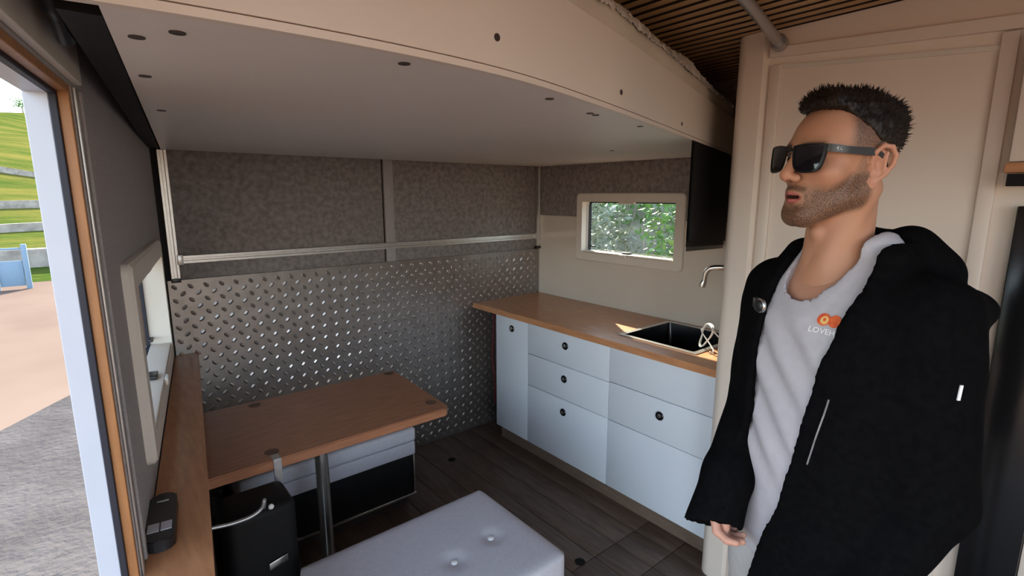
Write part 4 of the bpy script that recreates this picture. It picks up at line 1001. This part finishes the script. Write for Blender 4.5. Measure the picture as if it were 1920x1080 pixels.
tf = np.concatenate([k0 + np.array([[0, 1, 3, 3]]), k0 + np.array([[1, 2, 3, 3]]), k0 + np.array([[2, 0, 3, 3]])])
hmesh = bpy.data.meshes.new('hair')
hv, hfq = join((xform(HEAD, gp), gf)); tv = xform(HEAD, tp)
allv = np.concatenate([hv, tv]); faces = [tuple(f) for f in hfq] + [tuple(int(x) for x in f[:3]) for f in (tf + len(hv))]
hmesh.from_pydata([tuple(v) for v in allv], [], faces); hmesh.update()
finish('hair', hmesh, M['hair'], person, 180, None)

# ---- t-shirt
def shirt_sdf(X, Y, Z):
    p = (X, Y, Z); d = torso(p, 0.004, 0.90, 1.56)
    for sx in (-1, 1): d = smin(d, cap(p, (sx * 0.045, 0.022, 1.535), (sx * 0.14, 0.016, 1.455), 0.034, 0.045), 0.03)
    for a, b in ((SHR, ELR), (SHL, ELL)):
        a = np.array(a); b = np.array(b); d = smin(d, cap(p, a, a + (b - a) * 0.5, 0.062, 0.055), 0.03)
    # diagonal folds pulled from the left shoulder
    u = (Z + 0.75 * X); fold = 0.0042 * np.sin(u * 62 + 3 * np.sin(X * 9)) * np.clip((1.47 - Z) / 0.1, 0, 1) * np.clip((Z - 1.05) / 0.1, 0, 1) + 0.003 * wob(p, 26)
    d = d - fold
    # neckline: open scoop, higher behind
    nk = ((np.abs(X / 0.0640) ** 2.5 + np.abs((Y + 0.014) / 0.0800) ** 2.5) ** 0.4 - 1) * 0.064
    nk = np.maximum(nk, 1.40 - Z)
    d = smax(d, -nk, 0.005)
    rib = np.maximum(np.abs(nk - 0.006) - 0.007, 0)           # ribbed collar band
    d = d - 0.0022 * np.exp(-(rib / 0.0015) ** 2)
    return d
sp_, sf_ = surfnet(shirt_sdf, (-0.28, -0.15, 0.88), (0.28, 0.15, 1.58), 0.0042)
shirt = finish('t_shirt', np_mesh('t_shirt', xform(BODY, sp_), sf_), M['shirt'], person, 180, None)

# ---- jacket
ZE = [0.80, 0.95, 1.06, 1.21, 1.31, 1.42, 1.48, 1.54]
XRE = [-0.185, -0.165, -0.105, -0.055, -0.058, -0.056, -0.062, -0.080]
XLE = [-0.035, -0.002, 0.034, 0.064, 0.082, 0.100, 0.106, 0.092]
def jacket_sdf(X, Y, Z):
    p = (X, Y, Z)
    d = torso(p, 0.020, 0.78, 1.535)
    for a, b, r in ((SHR, ELR, -0.004), (SHL, ELL, 0.004)): d = smin(d, cap(p, a, b, 0.068 + r, 0.060 + r), 0.045)
    # hood lying over the shoulders and back
    hood = ell(p, (0.0, 0.110, 1.500), (0.135, 0.075, 0.075))
    hood = smin(hood, cap(p, (0.085, 0.010, 1.525), (0.060, 0.090, 1.545), 0.036, 0.040), 0.03)
    hood = smin(hood, cap(p, (-0.085, 0.010, 1.515), (-0.060, 0.090, 1.535), 0.034, 0.040), 0.03)
    hood = smin(hood, cap(p, (0.090, 0.005, 1.515), (0.112, -0.075, 1.425), 0.030, 0.024), 0.03)
    hood = smin(hood, cap(p, (-0.090, 0.005, 1.515), (-0.085, -0.080, 1.435), 0.028, 0.022), 0.03)
    hood = smin(hood, cap(p, (0.04, 0.175, 1.46), (0.11, 0.155, 1.425), 0.042, 0.03), 0.04)
    hood = smin(hood, ell(p, (0.150, 0.085, 1.455), (0.055, 0.055, 0.034)), 0.025)
    d = smin(d, hood, 0.022)
    d = d + 0.004 * wob(p, 21, 1) + 0.0022 * wob(p, 55, 3)
    xr = prof(Z, ZE, XRE); xl = prof(Z, ZE, XLE)
    fz = 0.0018 * wob(p, 330, 5) + 0.0012 * wob(p, 560, 2)
    cut = np.minimum(np.minimum(X - xr, xl - X), 0.05 - Y) + fz
    cut = np.where(Z > 1.40, cut, np.minimum(cut, 0.0 - Y))
    d = smax(d, cut, 0.008)
    d = smax(d, -ell(p, (0.0, -0.004, 1.60), (0.082, 0.078, 0.135)), 0.008)       # room for the neck
    d = smax(d, -(torso(p, 0.006, 0.7, 1.50)), 0.004)
    # forearm sleeves with open cuffs
    for b, c, t, r in ((ELR, WRR, HFR, -0.004), (ELL, WRL, HFL, 0.004)):
        b, c = np.array(b), np.array(c); e = c + t * 0.108
        s_ = smin(cap(p, b, c, 0.058 + r, 0.048), cap(p, c, c + t * 0.16, 0.050, 0.060), 0.02) + 0.002 * wob(p, 40, 2)
        ax = sum((p[i] - e[i]) * t[i] for i in range(3)) + 0.35 * (X - e[0])
        s_ = smax(s_, -np.maximum(cap(p, e - t * 0.07, e + t * 0.12, 0.045), -(ax + 0.08)), 0.004)
        s_ = smax(s_, ax + fz * 1.5, 0.006)
        d = smin(d, s_, 0.015)
    return d
jp, jf = surfnet(jacket_sdf, (-0.33, -0.26, 0.76), (0.345, 0.245, 1.63), 0.0048)
jacket = finish('jacket', np_mesh('jacket', xform(BODY, jp), jf), M['jacket'], person, 180, None)

# ---- trousers, shoes
def trouser_sdf(X, Y, Z):
    p = (X, Y, Z); d = torso(p, -0.003, 0.80, 1.0)
    for sx in (-1, 1):
        d = smin(d, cap(p, (sx * 0.088, 0.0, 0.86), (sx * 0.098, -0.012, 0.48), 0.094, 0.070), 0.03); d = smin(d, cap(p, (sx * 0.098, -0.012, 0.48), (sx * 0.102, 0.02, 0.08), 0.068, 0.056), 0.02)
    d = smax(d, 0.045 - Z, 0.004)
    return d + 0.003 * wob(p, 30)
tp_, tf_ = surfnet(trouser_sdf, (-0.22, -0.17, 0.02), (0.22, 0.17, 1.03), 0.009)
finish('trousers', np_mesh('trousers', xform(BODY, tp_), tf_), M['trouser'], person, 180, None)
for sx in (-1, 1):
    def shoe_sdf(X, Y, Z, sx=sx):
        p = (X, Y, Z); d = cap(p, (sx * 0.102, 0.045, 0.05), (sx * 0.12, -0.14, 0.042), 0.046, 0.042); d = smin(d, cap(p, (sx * 0.102, 0.03, 0.05), (sx * 0.102, 0.03, 0.10), 0.045), 0.02)
        return smax(d, 0.0015 - Z, 0.003)
    q, qf = surfnet(shoe_sdf, (sx * 0.11 - 0.08, -0.21, -0.006), (sx * 0.11 + 0.08, 0.12, 0.16), 0.007)
    finish('shoe', np_mesh('shoe', xform(BODY, q), qf), M['shoe'], person, 180, None)

# ---- print on the shirt, zip, tag
sbvh = BVHTree.FromPolygons([Vector(v) for v in sp_], [tuple(int(i) for i in f) for f in sf_])
jbvh = BVHTree.FromPolygons([Vector(v) for v in jp], [tuple(int(i) for i in f) for f in jf])
def onto(bvh, x, z, lift=0.0012, y0=-0.5, d=(0, 1, 0)):
    h = bvh.ray_cast(Vector((x, y0, z)), Vector(d))
    return (h[0] + h[1] * lift) if h[0] is not None else Vector((x, -0.12, z))
def tri_grid(poly, n=0): return poly
def flat_print(name, loops, m_, lift, parent=shirt):
    """loops: list of polygons in shirt (x,z); fan-filled and laid on the cloth"""
    bm = NB()
    for lp in loops:
        c = (sum(a for a, b in lp) / len(lp), sum(b for a, b in lp) / len(lp))
        vc = bm.verts.new(BODY @ onto(sbvh, *c, lift)); vv = [bm.verts.new(BODY @ onto(sbvh, a, b, lift)) for a, b in lp]
        mid = [bm.verts.new(BODY @ onto(sbvh, (a + c[0]) / 2, (b + c[1]) / 2, lift)) for a, b in lp]
        for k in range(len(vv)):
            k2 = (k + 1) % len(vv); bm.faces.new((vv[k], vv[k2], mid[k2], mid[k])); bm.faces.new((mid[k], mid[k2], vc))
    me = bpy.data.meshes.new(name); bm.to_mesh(me); bm.free(); return finish(name, me, M[m_], parent, None, None)
LX, LZ = 0.066, 1.408
circ = lambda cx, cz, rx, rz, n=18: [(cx + rx * math.cos(2 * math.pi * k / n), cz + rz * math.sin(2 * math.pi * k / n)) for k in range(n)]
flat_print('fruit_emblem', [circ(LX + 0.001, LZ + 0.018, 0.0115, 0.0105), circ(LX + 0.019, LZ + 0.018, 0.0095, 0.0105)], 'tee_orange', 0.0015)
flat_print('emblem_flesh', [circ(LX + 0.003, LZ + 0.017, 0.0070, 0.0070)], 'tee_yellow', 0.0021)
flat_print('emblem_core', [circ(LX + 0.003, LZ + 0.018, 0.0026, 0.0030, 10)], 'tee_orange', 0.0026)
def cloth_text(txt, x0, z0, size, m_, lift, parent):
    cu = bpy.data.curves.new('txt', 'FONT'); cu.body = txt; cu.size = size; cu.resolution_u = 2; cu.offset = size * 0.018
    to = bpy.data.objects.new('txt', cu); COL.objects.link(to); dg = bpy.context.evaluated_depsgraph_get(); dg.update()
    me = bpy.data.meshes.new_from_object(to.evaluated_get(dg)); COL.objects.unlink(to); bpy.data.objects.remove(to)
    bm = NB(); bm.from_mesh(me); bmesh.ops.triangulate(bm, faces=bm.faces)
    bmesh.ops.subdivide_edges(bm, edges=[e for e in bm.edges if e.calc_length() > size * 0.25], cuts=1)
    for v in bm.verts: v.co = BODY @ onto(sbvh, x0 + v.co.x, z0 + v.co.y, lift)
    me2 = bpy.data.meshes.new('lettering'); bm.to_mesh(me2); bm.free(); return finish('lettering', me2, M[m_], parent, None, None)
cloth_text('LOVEHI', LX - 0.018, LZ - 0.006, 0.0135, 'tee_white', 0.0016, shirt)
# zip along the left front edge
zs = np.linspace(1.30, 1.17, 20); zp = [BODY @ onto(jbvh, float(np.interp(z, ZE, XLE)) + 0.032, z, 0.0012) for z in zs]
bm = NB(); tube(bm, zp, 0.0016, 6); obj('zip', bm, 'greytube', jacket, 60)
# small white tag on the left sleeve
TGT = Vector((0.225, 0.03, 1.36))
h = jbvh.ray_cast(Vector((0.45, -0.20, 1.345)), (Vector((0.20, 0.03, 1.345)) - Vector((0.45, -0.20, 1.345))).normalized())
tpos = h[0] if h[0] is not None else Vector((0.29, -0.03, 1.345)); tn = h[1] if h[0] is not None else Vector((1, -1, 0)).normalized()
sx_ = Vector((0, 0, 1)).cross(tn).normalized()
bm = NB(); vv = [bm.verts.new(BODY @ (tpos + tn * o + sx_ * a + Vector((0.06 * b * 0, 0, 1)) * b)) for o in (0.0005, 0.0025) for a, b in ((-0.0022, -0.012), (0.0022, -0.012), (0.0035, 0.012), (-0.0008, 0.012))]
for q in ((0, 1, 2, 3), (4, 5, 6, 7), (0, 1, 5, 4), (1, 2, 6, 5), (2, 3, 7, 6), (3, 0, 4, 7)): bm.faces.new([vv[i] for i in q])
obj('sleeve_tag', bm, 'tee_white', jacket)

# ---- clip microphone on the right jacket edge
mp = onto(jbvh, -0.066, 1.425, 0.0)
mic = thing('clip_microphone', tuple(BODY @ mp), 'round black clip-on microphone on the open jacket edge', 'microphone')
def put(name, bm, m_, par, sm=60):
    for v in bm.verts: v.co = BODY @ (mp + v.co)
    return obj(name, bm, m_, par, sm)
bm = NB(); lathe(bm, [(0.0105, 0.0), (0.0145, -0.003), (0.0150, -0.006), (0.0130, -0.009)], (0.004, 0, 0), 'y', 24); put('ring', bm, 'steel', mic)
bm = NB(); lathe(bm, [(0.0125, -0.0085), (0.0115, -0.011), (0.007, -0.013), (0.002, -0.0135)], (0.004, 0, 0), 'y', 20); put('grille', bm, 'blackplast', mic)
bm = NB(); box(bm, -0.016, -0.010, -0.008, 0.004, -0.006, 0.014, 0.002); put('clip', bm, 'blackplast', mic)

# ---- sunglasses (head space)
sg = thing('sunglasses', tuple(HEAD @ Vector((0, -0.1, -0.02))), 'black square sunglasses worn on the face of the man', 'sunglasses')
def hput(name, bm, m_, par, sm=40):
    for v in bm.verts: v.co = HEAD @ v.co
    return obj(name, bm, m_, par, sm)
def lens_poly(k, sx):
    pts = [(0.0085, 0.017), (0.030, 0.0195), (0.062, 0.0185), (0.0655, 0.012), (0.0635, -0.008), (0.058, -0.021), (0.046, -0.026), (0.026, -0.025), (0.0145, -0.017), (0.0095, 0.000)]
    cx, cz = 0.037, -0.003; P_ = smooth_path([(cx + (a - cx) * k, cz + (b - cz) * k, 0) for a, b in pts] + [(cx + (pts[0][0] - cx) * k, cz + (pts[0][1] - cz) * k, 0)], 4)[:-1]
    return [(sx * p.x * GS, p.y * GS) for p in P_]
def wrapy(x): return -0.1125 + 3.4 * x * x
GS = 1.10
for sx in (-1, 1):
    bm = NB(); o = lens_poly(1.0, sx); i_ = lens_poly(0.875, sx); n = len(o); V = []
    for pl_, dy in ((o, 0.0022), (o, -0.0022), (i_, -0.0022), (i_, 0.0022)): V.append([bm.verts.new((a, wrapy(a) + dy, b)) for a, b in pl_])
    for q in range(4):
        A_, B_ = V[q], V[(q + 1) % 4]
        for k in range(n): bm.faces.new((A_[k], A_[(k + 1) % n], B_[(k + 1) % n], B_[k]))
    hput('rim', bm, 'blackgloss', sg)
    bm = NB(); lp = lens_poly(0.885, sx); cx = sum(a for a, b in lp) / len(lp); cz = sum(b for a, b in lp) / len(lp)
    lay = []
    for dy in (-0.0008, 0.0008):
        vc = bm.verts.new((cx, wrapy(cx) + dy - 0.001, cz)); vv = [bm.verts.new((a, wrapy(a) + dy, b)) for a, b in lp]; lay.append(vv)
        mid = [bm.verts.new(((a + cx) / 2, wrapy((a + cx) / 2) + dy - 0.0008, (b + cz) / 2)) for a, b in lp]
        for k in range(len(vv)):
            k2 = (k + 1) % len(vv); bm.faces.new((vv[k], vv[k2], mid[k2], mid[k])); bm.faces.new((mid[k], mid[k2], vc))
    for k in range(len(lp)): bm.faces.new((lay[0][k], lay[0][(k + 1) % len(lp)], lay[1][(k + 1) % len(lp)], lay[1][k]))
    hput('lens', bm, 'lens', sg, 60)
    bm = NB(); pth = [(0.070, -0.0950, 0.0145), (0.0755, -0.088, 0.014), (0.0765, -0.05, 0.0125), (0.0785, -0.01, 0.0125), (0.0795, 0.010, 0.0115), (0.080, 0.026, 0.002), (0.079, 0.034, -0.012)]
    hh = [0.0065, 0.0065, 0.0060, 0.0068, 0.0050, 0.004, 0.0035]; prev = None
    for (a, b, c), h_ in zip(pth, hh):
        cur = [bm.verts.new((sx * (a + da), b, c + dc)) for da, dc in ((-0.0016, -h_), (0.0016, -h_), (0.0016, h_), (-0.0016, h_))]
        if prev:
            for q in range(4): bm.faces.new((prev[q], prev[(q + 1) % 4], cur[(q + 1) % 4], cur[q]))
        else: bm.faces.new(cur)
        prev = cur
    bm.faces.new(prev[::-1]); arm = hput('temple_arm', bm, 'blackplast', sg)
    # pale script mark near the hinge
    bm = NB()
    for (y_, z_, l_, an) in ((-0.0790, 0.0145, 0.0045, 80), (-0.0768, 0.0150, 0.0035, 20), (-0.0765, 0.0120, 0.0035, -50), (-0.0715, 0.0140, 0.0042, 70), (-0.0690, 0.0118, 0.0034, 0)):
        dy, dz = math.cos(R(an)) * l_ / 2, math.sin(R(an)) * l_ / 2; xx = 0.0735 + (y_ + 0.088) * 0.03 + 0.0040
        tube(bm, [(sx * xx, y_ - dy, z_ - dz), (sx * xx, y_ + dy, z_ + dz)], 0.00045, 5)
    hput('script_mark', bm, 'tee_white', arm, 60)
bm = NB(); tube(bm, smooth_path([(-0.0105, -0.1105, 0.011), (0, -0.1125, 0.0125), (0.0105, -0.1105, 0.011)], 4), 0.0034, 10); hput('bridge', bm, 'blackgloss', sg, 60)
